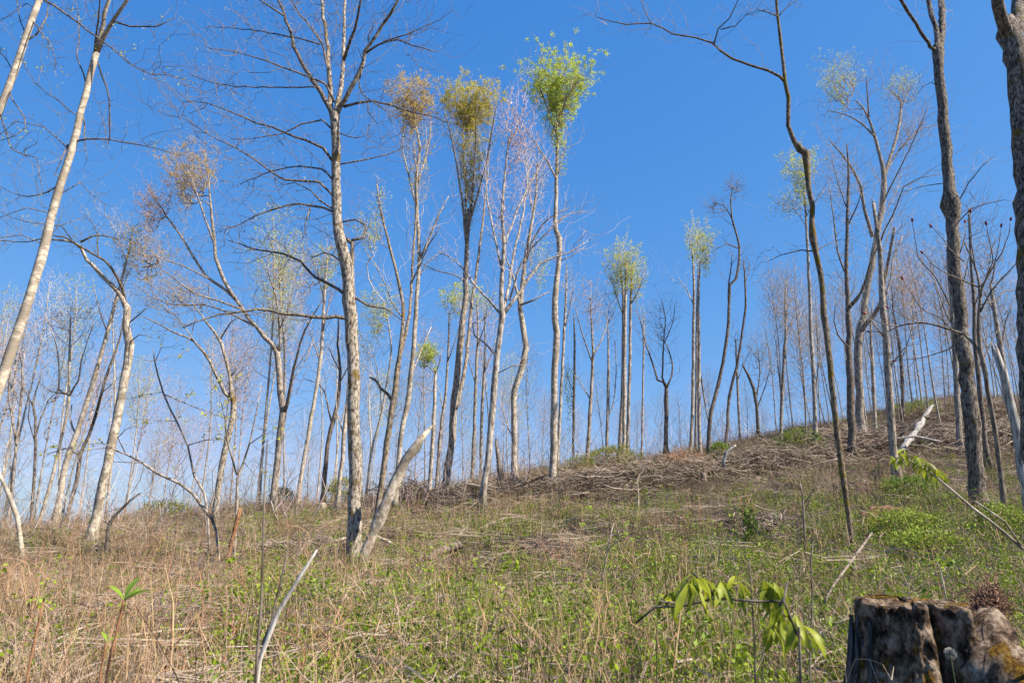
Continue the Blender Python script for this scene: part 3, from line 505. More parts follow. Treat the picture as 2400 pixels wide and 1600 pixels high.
# ---- thin trees along the ridge, centre to right
RID = [
 ('thin bare trunk rising close to the right side of the tall green topped tree', '1281,1054,8 1288,911,7 1296,761,6 1300,686,5 1302,610,2', '/ 1296,761,3 1310,700 1320,650,1.2', 'grey', 33, [(1305, 660, 32, 80, 130, None, 0)]),
 ('slight dark trunk with two green leafy tufts right of the tall green topped tree', '1317,1058,6 1318,930,6 1320,798,5 1318,720,2', '/ 1318,900,2 1305,870 1298,840,1', 'dark', 37, [(1306, 900, 20, 65, 90, 'green', 3, 1318, 950)]),
 ('straight tree with a bare vase shaped crown just left of the bundle of three trunks', '1348,1045,9 1354,980,9 1356,930,8 1360,860,7 1362,810,6 1358,740,4 1355,680,2', '/ 1360,830,4 1335,760 1320,700,1.3 / 1361,820,4 1390,760 1400,700,1.3 / 1357,920,3 1335,880 1320,860,1', 'greyb', 34, [(1360, 700, 48, 62, 280, 'pink', .7)]),
 ('two stemmed bare tree between the vase shaped tree and the bundle of trunks', '1393,1034,8 1395,960 1397,900,7 1397,817,5 1396,740,2', '/ 1394,960,4 1410,920 1415,850 1412,780,1.5', 'grey', 36, [(1400, 720, 34, 55, 120, None, 0)]),
 ('left trunk of the tight bundle of three under a rounded yellow green crown', '1423,1043,9 1428,930,8 1431,800,7 1431,675,6 1425,620,3', '/ 1430,720,3 1410,660 1400,620,1.2', 'greyb', 35, [(1415, 622, 34, 60, 200, 'yellow', 3.2)]),
 ('middle trunk of the tight bundle of three under a rounded yellow green crown', '1432,1046,9 1434,930,9 1435,800,8 1437,675,6 1438,600,3', '', 'pale', 34.4, [(1440, 610, 38, 58, 240, 'yellow', 3.6)]),
 ('right trunk of the tight bundle of three under a rounded yellow green crown', '1441,1043,9 1444,930,8 1447,800,7 1449,675,6 1455,610,3', '/ 1448,700,3 1470,660 1480,620,1.2', 'grey', 35.6, [(1460, 640, 32, 55, 180, 'yellow', 2.4)]),
 ('very thin straight bare stem right of the bundle of three trunks', '1474,1045,5 1476,930 1478,798,4 1478,720,2', '', 'grey', 38, [(1478, 740, 24, 60, 80, None, 0)]),
 ('candelabra shaped bare tree with U bent stems on the middle of the ridge', '1530,1027,10 1530,950,10 1530,888,9', '/ 1530,890,6 1523,878 1510,873,5 1502,843 1483,787 1472,740 1462,710,1.5 / 1529,888,5 1521,866 1523,820 1525,780 1528,730 1520,690,1.5 / 1531,890,5 1542,866 1545,836 1538,810 1528,785 1510,770,1.5 / 1525,790,2 1545,740 1550,700,1.2', 'dark', 36, [(1515, 740, 42, 50, 130, None, 0)]),
 ('left trunk of the trio of straight trees with a narrow yellow green crown', '1587,1042,8 1590,930 1592,817,7 1594,686,6 1592,610,4 1588,560,2', '/ 1593,700,3 1575,660 1560,640,1.2', 'pale', 36, [(1590, 560, 22, 62, 190, 'yellow', 1.4)]),
 ('middle trunk of the trio of straight trees, slightly thinner than its neighbours', '1597,1030,6 1599,930 1600,800,5 1601,700,4 1603,620,2', '', 'greyb', 38, [(1603, 570, 22, 60, 110, 'yellow', 1.8)]),
 ('right trunk of the trio of straight trees with a narrow yellow green crown', '1608,1042,8 1606,960 1605,892,8 1605,761,7 1604,686,6 1608,600,3', '/ 1607,850,4 1625,960 1632,1000,2', 'grey', 35, [(1618, 570, 28, 55, 190, 'yellow', 3)]),
 ('S curved dark tree right of the trio with a thin bare double top', '1628,1030,10 1629,990,9 1633,948,9 1645,900 1656,855,8 1664,810 1671,761,7 1675,686,6 1676,655 1690,640,6 1696,615 1698,565,5 1681,500,4 1678,460,3 1682,430,1.5', '/ 1673,690,4 1674,650 1680,610 1682,580,1.5 / 1696,570,3 1670,560 1640,575,1.2 / 1680,500,2.5 1660,470 1640,465,1.2', 'dark', 33, [(1688, 425, 30, 34, 170, None, 0), (1645, 475, 32, 30, 130, None, 0)]),
 ('thin winding dark tree right of the S curved tree, leaning away from it', '1667,1020,7 1672,950 1675,911,7 1684,870 1692,843,6 1700,800 1705,761,5 1712,705,5 1711,640,4 1708,600,2', '/ 1712,650,2 1722,610 1716,590,1', 'dark', 36, [(1708, 605, 14, 26, 40, None, 0)]),
 ('slight bare stem standing between the winding tree and the leaning pair', '1699,990,6 1696,930 1693,855,5 1690,780,3', '/ 1695,870,2 1715,820 1730,800,1', 'greyb', 42, [(1690, 780, 30, 50, 90, None, 0)]),
 ('leaning dark tree with a fan of thin branches right of the winding tree', '1741,984,8 1738,930 1731,892,7 1718,860 1705,836,4', '/ 1736,920,4 1745,860 1740,800,1.3 / 1738,940,3 1760,880 1770,840,1.3', 'dark', 40, [(1735, 820, 50, 60, 150, None, 0)]),
 ('thin tree with a forked bare crown standing left of the slim crooked mossy tree', '1794,1012,8 1796,930 1800,836,7 1804,780 1805,761,5 1803,690 1805,640,2', '/ 1797,920,4 1788,850 1782,780,1.5 / 1804,770,2 1825,720 1840,710,1', 'greyb', 37, [(1800, 700, 40, 80, 200, None, 0)]),
 ('straight slender tree with a thin green crown behind the slim crooked mossy tree', '1873,1010,11 1872,940,9 1869,873,9 1865,800 1861,723,8 1859,650,7 1855,570 1851,500,5 1846,430,3', '/ 1873,900,5 1878,860 1885,800,1.5 / 1852,520,2.5 1825,480 1800,470,1 / 1850,500,2.5 1880,450 1900,430,1', 'grey', 33, [(1840, 400, 48, 62, 360, 'yellow', 3), (1820, 465, 45, 35, 140, 'yellow', 1.6)]),
 ('thin pale trunk left of the straight grey tree with the broken upper stem', '2012,997,9 2008,930 2004,836,8 2000,760,5 2005,690,2', '/ 2004,840,3 1990,780 1985,740,1.2', 'pale', 38, [(2000, 720, 34, 70, 110, 'pink', .4)]),
 ('dark slim trunk on the brushy slope between broken stemmed tree and big furrowed tree', '2075,952,8 2073,890 2070,829,8 2062,770 2053,723,5 2048,660,2', '/ 2070,830,3 2090,770 2100,720,1.2', 'dark', 42, [(2055, 680, 42, 60, 120, None, 0)]),
 ('dark upright trunk close on the left side of the big furrowed tree', '2203,985,13 2199,910 2195,836,12 2190,760 2186,686,10 2178,600,7 2180,500,4', '/ 2190,750,4 2165,700 2150,650,1.5 / 2188,700,4 2215,640 2225,590,1.5', 'greyb', 31, [(2180, 560, 60, 110, 160, None, 0)]),
 ('dark upright trunk close on the right side of the big furrowed tree', '2266,1040,12 2256,960 2248,873,11 2240,790 2238,700,8 2230,600,5 2225,480,3', '/ 2246,850,4 2270,800 2290,760,1.5 / 2238,700,4 2265,640 2280,560,1.5', 'dark', 26, [(2250, 520, 65, 130, 260, None, 0)]),
 ('brown leaning trunk between the young red budded tree and the silver snag', '2330,985,12 2318,900 2300,810,12 2285,720,9 2275,650,5', '/ 2300,800,5 2310,740 2330,690,1.5 / 2285,720,4 2265,680 2250,640,1.5', 'greyb', 33, [(2290, 620, 55, 90, 200, None, 0)]),
]
for lab, tr, lim, bk_, Y_, cr in RID:
    traced('broadleaf_tree', lab, tr, lim, bk=bk_, tw='dark' if bk_ == 'dark' else 'grey', lat=9, latR=36, crowns=cr, Y=Y_, leafsize=.09)
# ------------------------------------------------------------------ woodland behind the ridge: a dozen kinds, copied
def template(kind, h, fork, spread, n, bk, tw, leaf=None, dens=0, lean=0):
    n = int(n * 1.9); dens = dens / 1.5
    root = bpy.data.objects.new('woodland_tree', None); parts = []
    z = np.linspace(0, h * .93, 12); ph = rng.uniform(0, 6)
    P = np.stack([np.sin(z * .35 + ph) * .16 * (z / 5) + lean * z, np.cos(z * .3 + ph) * .12 * (z / 5), z], 1); P[0, 2] = -.3
    r = np.interp(z / h, [0, .08, .6, 1], [.085, .06, .036, .009]) * (h / 14)
    b = MB(); b.tube(P, r, 7, rough=.05)
    parts.append(('trunk', b.mesh('woodland_trunk', BK[bk])))
    seeds = P[z > h * fork]; tb = MB(); S = crom(P, .5); seeds = S[S[:, 2] > h * fork]
    v = rng.normal(size=(n, 3)); v /= np.linalg.norm(v, axis=1)[:, None]; v *= rng.uniform(0, 1, (n, 1)) ** .4
    cz = h * (1 + fork) / 2; A = v * np.array((spread, spread, h * (1 - fork) * .5)) + np.array((P[-4, 0], P[-4, 1], cz))
    A[:, :2] *= np.interp(A[:, 2] / h, [fork, .8, 1], [.35, 1, .9])[:, None]
    k = n // 6; low = np.stack([rng.normal(0, .7, k), rng.normal(0, .7, k), rng.uniform(h * .18, h * fork, k)], 1) + np.array((lean * h * .3, 0, 0)); 
    g = np.tile([(0, 0, 1.)], (n, 1)) + A * np.array((.25, .25, 0)); g /= np.linalg.norm(g, axis=1)[:, None]
    ch, tips, inner = grow(seeds, A, g, tip=.0042, step=.6, rmax=.028, power=.42)
    for q, rr in ch: tb.tube(q, rr, 3)
    g = low * np.array((1, 1, 0)); g /= np.linalg.norm(g, axis=1)[:, None]; g += np.array((0, 0, .4)); g /= np.linalg.norm(g, axis=1)[:, None]
    c2, t2, _ = grow(S[S[:, 2] > h * .15], low, g, tip=.0042, step=.5, rmax=.012)
    for q, rr in c2: tb.tube(q, rr, 3)
    parts.append(('twigs', tb.mesh('woodland_twigs', TW[tw])))
    if leaf:
        lb = MB(); p = tips[rng.integers(0, len(tips), int(n * dens))] + rng.normal(0, .1, (int(n * dens), 3)); lb.leaves(p, .085)
        parts.append(('leaves', lb.mesh('woodland_leaves', LF[leaf], False)))
    return parts
TP = [template('a', 14, .5, 1.7, 520, 'pale', 'pink', 'pink', .8), template('b', 13, .42, 2.2, 560, 'grey', 'grey'), template('c', 15, .55, 1.4, 460, 'cream', 'pale', 'yellow', 2.5),
      template('d', 12, .45, 2.0, 480, 'greyb', 'tan'), template('e', 14, .5, 1.8, 520, 'grey', 'pink', 'orange', 1.2), template('f', 11, .4, 1.6, 380, 'greyb', 'grey'),
      template('g', 15, .6, 1.2, 380, 'cream', 'pale'), template('h', 12, .5, 1.6, 430, 'greyb', 'tan', 'yellow', 1.5), template('i', 13, .38, 2.4, 520, 'greyb', 'grey', None, 0, .08),
      template('j', 9, .3, 1.6, 380, 'greyb', 'tan', 'green', 1.2)]
KIND = ['pinkish budding', 'bare grey', 'cream barked yellow budding', 'bare brownish', 'orange budding', 'bare dark stemmed', 'bare cream barked', 'thin crowned yellowish', 'bare leaning', 'short thinly leafed']
MARKS = [(-100, 'the left edge'), (22, 'the double stemmed brownish tree'), (97, 'the pale candelabra forked tree'), (150, 'the pale thin leaning trunk'), (250, 'the creamy curved tree'), (505, 'the crooked two forked tree'), (637, 'the twisting grey tree'), (708, 'the straight cream trunk'),
         (815, 'the large central tree'), (915, 'the leaning broken snag'), (1035, 'the golden crowned tree'), (1120, 'the grey purplish limbed tree'), (1182, 'the curved elbowed tree'), (1272, 'the green topped tree'), (1355, 'the vase shaped bare tree'), (1435, 'the bundle of three trunks'), (1530, 'the candelabra tree'),
         (1597, 'the trio of straight trunks'), (1632, 'the S curved dark tree'), (1735, 'the dark fan branched tree'), (1797, 'the fork crowned thin tree'), (1915, 'the slim crooked mossy tree'), (1975, 'the widely forked tree'), (2055, 'the broken topped grey tree'), (2235, 'the big furrowed tree'), (2305, 'the red budded young tree'), (2400, 'the right edge')]
ORD = 'first second third fourth fifth sixth seventh eighth ninth tenth eleventh twelfth thirteenth fourteenth fifteenth sixteenth seventeenth eighteenth nineteenth twentieth'.split()
WT = []
def woodland(px, Y, t, sc):
    p, s = at(px, 1000, Y); z = G(p[0], Y)
    r = empty('woodland_tree', (p[0], Y, z), '', 'tree', 'distant thin trees of the wood', rng.uniform(0, 6.28))
    r.scale = (sc, sc, sc * rng.uniform(.92, 1.1)); r.rotation_euler.x = rng.normal(0, .035); r.rotation_euler.y = rng.normal(0, .05)
    for nm, me in TP[t]:
        o = link(nm, me, r)
        if nm != 'trunk': o['kind'] = 'stuff'
    WT.append((px, t, r))
def wood(n, x0, x1, d0, d1, ts, sc):
    for k in range(n):
        px = x0 + (x1 - x0) * (k + rng.uniform(.05, .95)) / n
        D = np.interp(px, RX, RD); woodland(px, D + rng.uniform(d0, d1), int(rng.choice(ts)), rng.uniform(*sc))
wood(15, -60, 330, 2, 26, [0, 0, 2, 6, 6, 3, 8, 5], (.75, 1.15))
wood(17, 330, 800, 3, 30, [0, 2, 3, 6, 8, 7, 4], (.7, 1.08))
wood(20, 800, 1280, 3, 30, [1, 3, 2, 6, 7, 5, 4], (.62, .95))
wood(16, 1290, 1780, 3, 30, [1, 1, 3, 5, 0, 8], (.42, .78))
wood(20, 1780, 2060, -9, 24, [1, 3, 5, 8, 1, 4], (.6, .95))
wood(32, 2060, 2420, -14, 26, [1, 3, 5, 8, 3, 4, 5], (.62, 1.05))

cnt = {}
for px, t, r in sorted(WT, key=lambda q: q[0]):
    m = [q for q in MARKS if q[0] <= px][-1] if px > -100 else MARKS[0]; cnt[m] = cnt.get(m, 0) + 1
    r['label'] = f'{KIND[t]} distant tree, {ORD[min(len(ORD) - 1, cnt[m] - 1)]} to the right of {m[1]}'

# ------------------------------------------------------------------ red buds on the young tree at the right edge
def ellipsoid(r, l, k=6, n=5):
    z = np.linspace(0, 1, n + 1); b = MB(); b.tube(np.stack([0 * z, 0 * z, z * l], 1), r * np.sqrt(np.maximum(.02, 1 - (2 * z - 1) ** 2)) * (1.2 - .5 * z), k, cap=True); return b
BUD = ellipsoid(.028, .12).mesh('bud', plain('bud_red', (.22, .03, .03), (.12, .02, .02)))
_root, _S, _L, _b, _Y = TB
for L in _L:
    d = L[-1, :3] - L[-2, :3]; o = link('bud', BUD, _root, L[-1, :3] - _b); o.rotation_euler = Vector(d).to_track_quat('Z', 'Y').to_euler()

# ------------------------------------------------------------------ brush piles, logs, fallen wood
def stick_mesh(L, r, kind, forks=2):
    n = 8; x = np.linspace(-.5, .5, n) * L; P = np.stack([x, np.cumsum(rng.normal(0, .05, n)) * L * .45, np.cumsum(rng.normal(0, .045, n)) * L * .4], 1); P[:, 1:] -= P[:, 1:].mean(0)
    b = MB(); b.tube(P, np.linspace(r, r * .35, n), 5, cap=True)
    for _ in range(forks):
        i = rng.integers(2, n - 2); d = np.array((1, rng.uniform(-.9, .9), rng.uniform(-.5, .9))); d /= np.linalg.norm(d); q = P[i] + d[None] * np.linspace(0, L * rng.uniform(.15, .35), 4)[:, None]; q[1:] += rng.normal(0, .01, (3, 3)); b.tube(q, np.linspace(r * .45, r * .12, 4), 4)
    return b.mesh('stick', kind)
SM = [plain('dead_stick_grey', (.13, .10, .078), (.45, .365, .29), wn_=.4), plain('dead_stick_brown', (.045, .032, .024), (.20, .145, .11), wn_=.5)]
GAP_SHADE = plain('twig_gap_shade', (.02, .013, .009), (.07, .045, .03))  # near-black low twigs: shade in the gaps of the heaps, put into colour
STK = [stick_mesh(1.8, .025, SM[k % 2], 3) for k in range(10)] + [stick_mesh(2.8, .032, SM[k % 2], 4) for k in range(5)]
def brush_pile(path, label, n, h, w, fine, ang=0, spreadang=.35, sz=1):
    P = []
    for px, py in path: Y = hit(px, py); P.append(at(px, py, Y)[0])
    P = crom(np.array(P), .3); c = P.mean(0); c[2] = G(c[0], c[1])
    root = empty('brush_pile', c, label, 'brush pile')
    T = np.gradient(P, axis=0)
    def spot(i):
        t = T[i] / np.linalg.norm(T[i]); a = math.atan2(t[1], t[0]) + ang + rng.normal(0, spreadang)
        x, y = P[i, 0] + rng.normal(0, w * .5), P[i, 1] + rng.normal(0, w); hh = h * max(0, 1 - abs(y - P[i, 1]) / (2 * w)) * rng.uniform(0, 1.25)
        return x, y, G(x, y) + .1 + hh, a
    for k in range(n):
        i = rng.integers(1, len(P) - 1); x, y, z, a = spot(i)
        o = link('stick', STK[rng.integers(0, len(STK))], root, np.array((x, y, z)) - c)
        slope = (G(x + .6 * math.cos(a), y + .6 * math.sin(a)) - G(x - .6 * math.cos(a), y - .6 * math.sin(a))) / 1.2
        o.rotation_euler = (rng.uniform(0, 6.28), -math.atan(slope) + rng.normal(0, .14), a + (math.pi if rng.random() < .5 else 0)); o.scale = [sz * rng.uniform(.55, 1.15)] * 3
    for lay, mat, lo, hi, q in (('low_twigs', GAP_SHADE, 0, .6, 1.2), ('top_twigs', SM[0], .5, 1.3, .32), ('brown_twigs', SM[1], .2, 1, .5)):
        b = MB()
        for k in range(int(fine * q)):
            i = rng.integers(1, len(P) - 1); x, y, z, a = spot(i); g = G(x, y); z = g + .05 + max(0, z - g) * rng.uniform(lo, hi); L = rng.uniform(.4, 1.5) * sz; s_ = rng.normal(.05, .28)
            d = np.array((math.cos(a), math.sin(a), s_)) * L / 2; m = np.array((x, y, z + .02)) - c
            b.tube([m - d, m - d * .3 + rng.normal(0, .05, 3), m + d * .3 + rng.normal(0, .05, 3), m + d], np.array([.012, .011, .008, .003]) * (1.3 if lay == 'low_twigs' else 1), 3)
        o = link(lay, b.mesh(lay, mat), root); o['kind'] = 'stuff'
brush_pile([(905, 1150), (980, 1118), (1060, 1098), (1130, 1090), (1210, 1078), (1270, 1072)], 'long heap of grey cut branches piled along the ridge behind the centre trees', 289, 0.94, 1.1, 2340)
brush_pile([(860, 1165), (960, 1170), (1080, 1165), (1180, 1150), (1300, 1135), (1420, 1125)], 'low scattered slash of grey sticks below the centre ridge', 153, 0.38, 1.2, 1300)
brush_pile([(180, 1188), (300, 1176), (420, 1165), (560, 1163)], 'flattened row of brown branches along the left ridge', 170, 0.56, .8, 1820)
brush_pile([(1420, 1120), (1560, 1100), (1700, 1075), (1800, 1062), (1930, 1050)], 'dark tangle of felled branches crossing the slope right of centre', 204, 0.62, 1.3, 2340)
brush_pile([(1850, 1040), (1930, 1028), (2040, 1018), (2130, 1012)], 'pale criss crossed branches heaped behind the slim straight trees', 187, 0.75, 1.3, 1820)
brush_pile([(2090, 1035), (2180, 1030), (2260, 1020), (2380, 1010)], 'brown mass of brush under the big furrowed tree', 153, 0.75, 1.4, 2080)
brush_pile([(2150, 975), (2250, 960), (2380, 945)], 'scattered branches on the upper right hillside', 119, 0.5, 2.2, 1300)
brush_pile([(1690, 1228), (1760, 1226), (1830, 1235)], 'bleached short sticks lying in front of the dark hollow, right of centre', 76, 0.28, .5, 676, spreadang=.5, sz=.4)
brush_pile([(590, 1290), (680, 1285), (780, 1290)], 'low scatter of pale sticks left of the central trunk', 59, 0.19, .6, 624, spreadang=.5, sz=.5)

def log(name, label, path, bk, Y=None, up=14, cat='log', sides=12, lift=.0, rough=.08, hollow=False):
    T = parse(path); Ys = [hit(a, b + w * .4 + up) for a, b, w in T] if Y is None else (list(Y) if isinstance(Y, (list, tuple)) else [Y] * len(T))
    if Y is None: m = Ys[len(Ys) // 2]; Ys = [m + (y - m) * .35 - .05 for y in Ys]
    P = []
    for (x, y, w), yy in zip(T, Ys): p, s = at(x, y, yy); P.append([*p, w * s / 2])
    S = crom(np.array(P), .15); base = S[0, :3].copy()
    o = empty(name, base, label, cat); b = MB(); Q = S[:, :3] - base; Q[1:-1] += rng.normal(0, .06, (len(Q) - 2, 3)) * S[1:-1, 3:4]
    b.tube(Q, S[:, 3], sides, cap=not hollow, rough=rough); link('wood', b.mesh('wood', BK[bk]), o)
    return o, Q, S
o, Q, S = log('fallen_log', 'short thick dark log with a hollow broken end lying in the grass, centre', '985,1284,15 1001,1270,17 1020,1262,19 1040,1256,20 1060,1252,17', 'deadw', hollow=True, up=22)
b = MB(); r0 = S[-1, 3]; e = Q[-1]; t = Q[-1] - Q[-2]; t /= np.linalg.norm(t)
b.tube([e + t * .004, e - t * .03, e - t * .15], [r0 * .98, r0 * .8, r0 * .5], 12, cap=True); link('hollow_end', b.mesh('hollow_end', plain('rotten_wood', (.03, .015, .01), (.06, .03, .02))), o)
log('fallen_log', 'pale rotten trunk propped up the slope at the upper right, full of holes', '2070,1036,11 2090,1008,14 2100,995,10 2112,978,15 2122,962,9 2128,950,11 2143,930,4', 'snag', Y=[24.5, 25, 25.2, 25.5, 25.8, 26, 26.4], rough=.38)
for tr, lab in (('2127,958,8 2100,968 2078,985 2072,1000,4', 'crooked'), ): pass
log('fallen_branch', 'dark limb lying against the pale rotten trunk', '2132,955,8 2105,968,7 2085,985,6 2068,1000,4', 'dark', Y=25.8, cat='branch')
log('fallen_branch', 'long dark branch lying across the pale rotten trunk', '2055,1008,3 2100,1002,5 2140,1010,5 2165,1014,3', 'snag', Y=24.4, cat='branch')
log('fallen_log', 'long straight grey log lying in the grass behind the stump', '1955,1309,15 2060,1310,16 2160,1309,15 2285,1305,13', 'deadw', rough=.12)
log('fallen_branch', 'mossy pale branch lying left of the central trunk', '600,1300,3 664,1270,6 700,1262,6 728,1253,7 796,1234,6', 'pale', rough=.1, cat='branch')
log('fallen_branch', 'bent broken branch arching behind the leaning snag', '826,1223,11 858,1231,10 897,1246,9 915,1262,7 928,1284,4', 'pale', cat='branch')
log('fallen_branch', 'brown bent branch lying low left of the dark upright stick', '440,1338,4 500,1334,7 560,1334,7 600,1342,6 640,1352,4', 'deadw', rough=.1, cat='branch')
log('fallen_branch', 'pale curved branch lying in the weeds below the white stick', '505,1410,8 560,1396,8 620,1390,7 690,1394,4', 'pale', rough=.1, cat='branch')
log('fallen_branch', 'long pale branch lying across the brown grass at the lower left', '-20,1478,7 80,1478,7 170,1482,6 260,1470,6 330,1460,3', 'pale', rough=.1, cat='branch')
log('fallen_branch', 'black bent branch standing in the grass above the grey log', '2237,1175,4 2239,1200,5 2228,1217,8 2208,1237,8 2192,1255,7 2183,1275,4', 'dark', cat='branch')
log('fallen_branch', 'dark curved dead root arching over the bleached sticks', '1668,1212,4 1690,1224,10 1712,1232,11 1735,1222,8 1748,1200,5', 'dark', cat='root')
log('fallen_branch', 'thin grey branch lying level in the green growth right of the log', '940,1300,3 1040,1304,5 1130,1304,5 1180,1330,3', 'deadw', rough=.1, cat='branch')
log('leaning_stick', 'long light stick leaning up to the right in front of the slim crooked tree', '1894,1386,4 1898,1372,6 1916,1341,6 1958,1284,6 2003,1223,5', 'deadw', Y=[6.0, 6.0, 6.2, 6.5, 6.9], cat='stick', sides=7)
log('leaning_stick', 'short dark broken stick bent over to the right near the curved cream tree', '242,1282,9 246,1240,8 252,1203,8 262,1186,7 277,1170,6 300,1148,5 322,1132,3', 'dark', Y=hit(242, 1290), cat='stick', sides=7)
log('leaning_stick', 'rusty orange broken stick standing at the lower left', '512,1345,6 520,1300,8 530,1250,9 538,1222,10 546,1190,10 552,1166,7', 'rust', Y=hit(512, 1350), cat='stick', sides=8)
log('leaning_stick', 'bare whitish curved stick close to the camera at the lower left', '586,1640,12 590,1568,11 596,1515,10 616,1464,11 640,1405,10 658,1374,10 689,1324,9 710,1292,7 728,1262,4', 'bleached', Y=2.6, cat='stick', sides=8, rough=.03)
log('leaning_stick', 'thin black stick standing behind the whitish curved stick', '602,1480,7 622,1431,6 632,1385,5 644,1338,5 655,1290,5 664,1248,3', 'dark', Y=3.4, cat='stick', sides=6)
log('leaning_stick', 'tall thin reddish dry stalk rising above the ridge at the lower left', '584,1620,9 590,1500,7 600,1380,6 604,1250,5 608,1120,5 614,1010,3', 'deadw', Y=2.0, cat='stalk', sides=6)
log('leaning_stick', 'straight pale stake standing below the ridge right of centre', '1462,1180,5 1466,1150,4 1464,1100,3', 'pale', Y=hit(1462, 1185), cat='stick', sides=5)
log('leaning_stick', 'bleached broken stem with an angled top below the curved winding trees', '1660,1072,8 1664,1055,7 1668,1040,8 1690,1022,4', 'snag', Y=27, cat='stick', sides=6)

# ------------------------------------------------------------------ saplings near the camera
def sapling(label, paths, bk, tw, Y, lf=None, ln=0, name='sapling', size=.05, lat=5, latR=26):
    a = paths.split('/', 1); return traced(name, label, a[0], '/' + a[1] if len(a) > 1 else '', bk=bk, tw=tw, lat=lat, latR=latR, Y=Y, cat='sapling', buds=(lf, ln) if lf else None, leafsize=size, flare=1)
sapling('arching sapling bent over to the left with drooping yellow green leaves', '506,1330,6 503,1290,6 497,1220,6 487,1192,7 460,1155,7 442,1132,7 412,1110,6 363,1087,6 325,1061,5 288,1042,4 265,1035,2 / 290,1044,3 255,1030 210,1035 150,1045,1 / 288,1040,3 270,1005 290,985 310,980,1 / 325,1062,3 290,1062 262,1060,1 / 270,1034,2 240,1020 190,1018,1 / 412,1110,2 395,1060 380,1010,1', 'greyb', 'dark', None, 'yellow', 34, size=.11)
sapling('thin sapling with a long straight stem leaning left, budding leaves at its side twigs', '482,1290,5 478,1200,5 469,1132,5 446,1091,5 431,1023,4 405,967,4 375,903,4 354,825,3 352,800,1.5 / 375,905,3 400,915 440,930 480,945 520,960,1 / 356,830,2 370,800 400,795,1 / 431,1023,3 470,1010 510,1008,1 / 375,900,2 340,905 300,915,1 / 405,967,2 370,965 330,965,1', 'greyb', 'dark', None, 'yellow', 40, size=.11)
sapling('slim upright sapling with two stems and small yellow leaves left of the central tree', '536,1335,7 540,1220,6 544,1150,6 545,1098,6 560,1060,5 574,1016,4 590,940,3 600,880,1.5 / 544,1090,5 530,1050 522,1010,4 515,960 505,900,1.3 / 572,1020,3 600,1000 625,990,1 / 560,1060,2 585,1090 600,1100,1 / 524,1010,2 500,985 470,975,1', 'greyb', 'dark', None, 'yellow', 44, size=.11)
sapling('low whippy shrub with bare brown twigs below the central trunk', '900,1330,3 905,1290,3 915,1262,1 / 903,1300,2 880,1270,1', 'deadw', 'tan', None, None, 0)
sapling('bare thin sapling forked like a Y below the slope brush right of centre', '1850,1290,5 1848,1230,5 1846,1180,5 1842,1130,4 1838,1110,3 / 1845,1160,3 1870,1120 1895,1080,1 / 1843,1130,3 1810,1090 1780,1060,1 / 1846,1180,3 1865,1140 1880,1130,1 / 1840,1120,2 1845,1080,1', 'deadw', 'tan', None, None, 0, lat=7)
sapling('small leafy sapling with light green tips in the middle of the slope', '1372,1380,5 1385,1320,5 1395,1270,4 1402,1230,3 1410,1200,2 / 1390,1290,2 1360,1240,1 / 1396,1262,2 1430,1230,1', 'tan' if 0 else 'pale', 'tan', None, 'green', 40, size=.06)
sapling('thin leafless sapling with reddish stems right of the red dry shrub', '1712,1230,3 1705,1180,3 1700,1140,2 / 1706,1180,2 1690,1150,1 / 1706,1170,2 1720,1140,1', 'rust', 'tan', None, None, 0)

# palmate leaves
def blade(L, w, droop, n=6, fold=.25):
    """one leaflet along +X, folded on its midrib"""
    t = np.linspace(0, 1, n + 1); wd = w * np.sin(math.pi * t ** 1.25) ** .8 * .5; wd[0] = w * .03; wd[-1] = w * .01
    x = L * t * np.cos(droop * t * .6); z = -L * t * np.sin(droop * t * .6)
    V = np.concatenate([np.stack([x, -wd, z + wd * fold], 1), np.stack([x, 0 * t, z], 1), np.stack([x, wd, z + wd * fold], 1)]); m = n + 1; q = []
    for i in range(n): q += [[i, i + 1, m + i + 1, m + i], [m + i, m + i + 1, 2 * m + i + 1, 2 * m + i]]
    b = MB(); b.add(V, q); return b
LEAFM = plain('palmate_leaf', (.40, .42, .015), (.14, .20, .03), .4, .45, .5, 3)
BLM = [blade(1, .2, d).mesh('leaflet', LEAFM) for d in (.25, .8, 1.3)]
def leaf_cluster(parent, P, base, size, n, yaw, tilt):
    e = bpy.data.objects.new('leaf', None); COL.objects.link(e); e.parent = parent; e.location = tuple(P - base); e.rotation_euler = (tilt, rng.normal(0, .2), yaw)
    for k in range(n):
        o = link('leaflet', BLM[rng.integers(0, 3)], e); s = size * rng.uniform(.75, 1.1) * (1 - .12 * abs(k - n // 2)); o.scale = (s, s, s)
        o.rotation_euler = (rng.normal(0, .3), rng.uniform(.15, .9), (k - (n - 1) / 2) * .7 + rng.normal(0, .12))
def palm(label, name, stem, side, clusters, Y, size, bk='dark'):
    root, S, Ls, base, Y = traced(name, label, stem, side, bk=bk, lat=0, Y=Y, cat='sapling', flare=1)
    for (x, y, n) in clusters:
        yy = Y + rng.uniform(-.12, .12); leaf_cluster(root, at(x, y, yy)[0], base, size, n, rng.uniform(0, 6.28), rng.normal(0, .2))
    return root
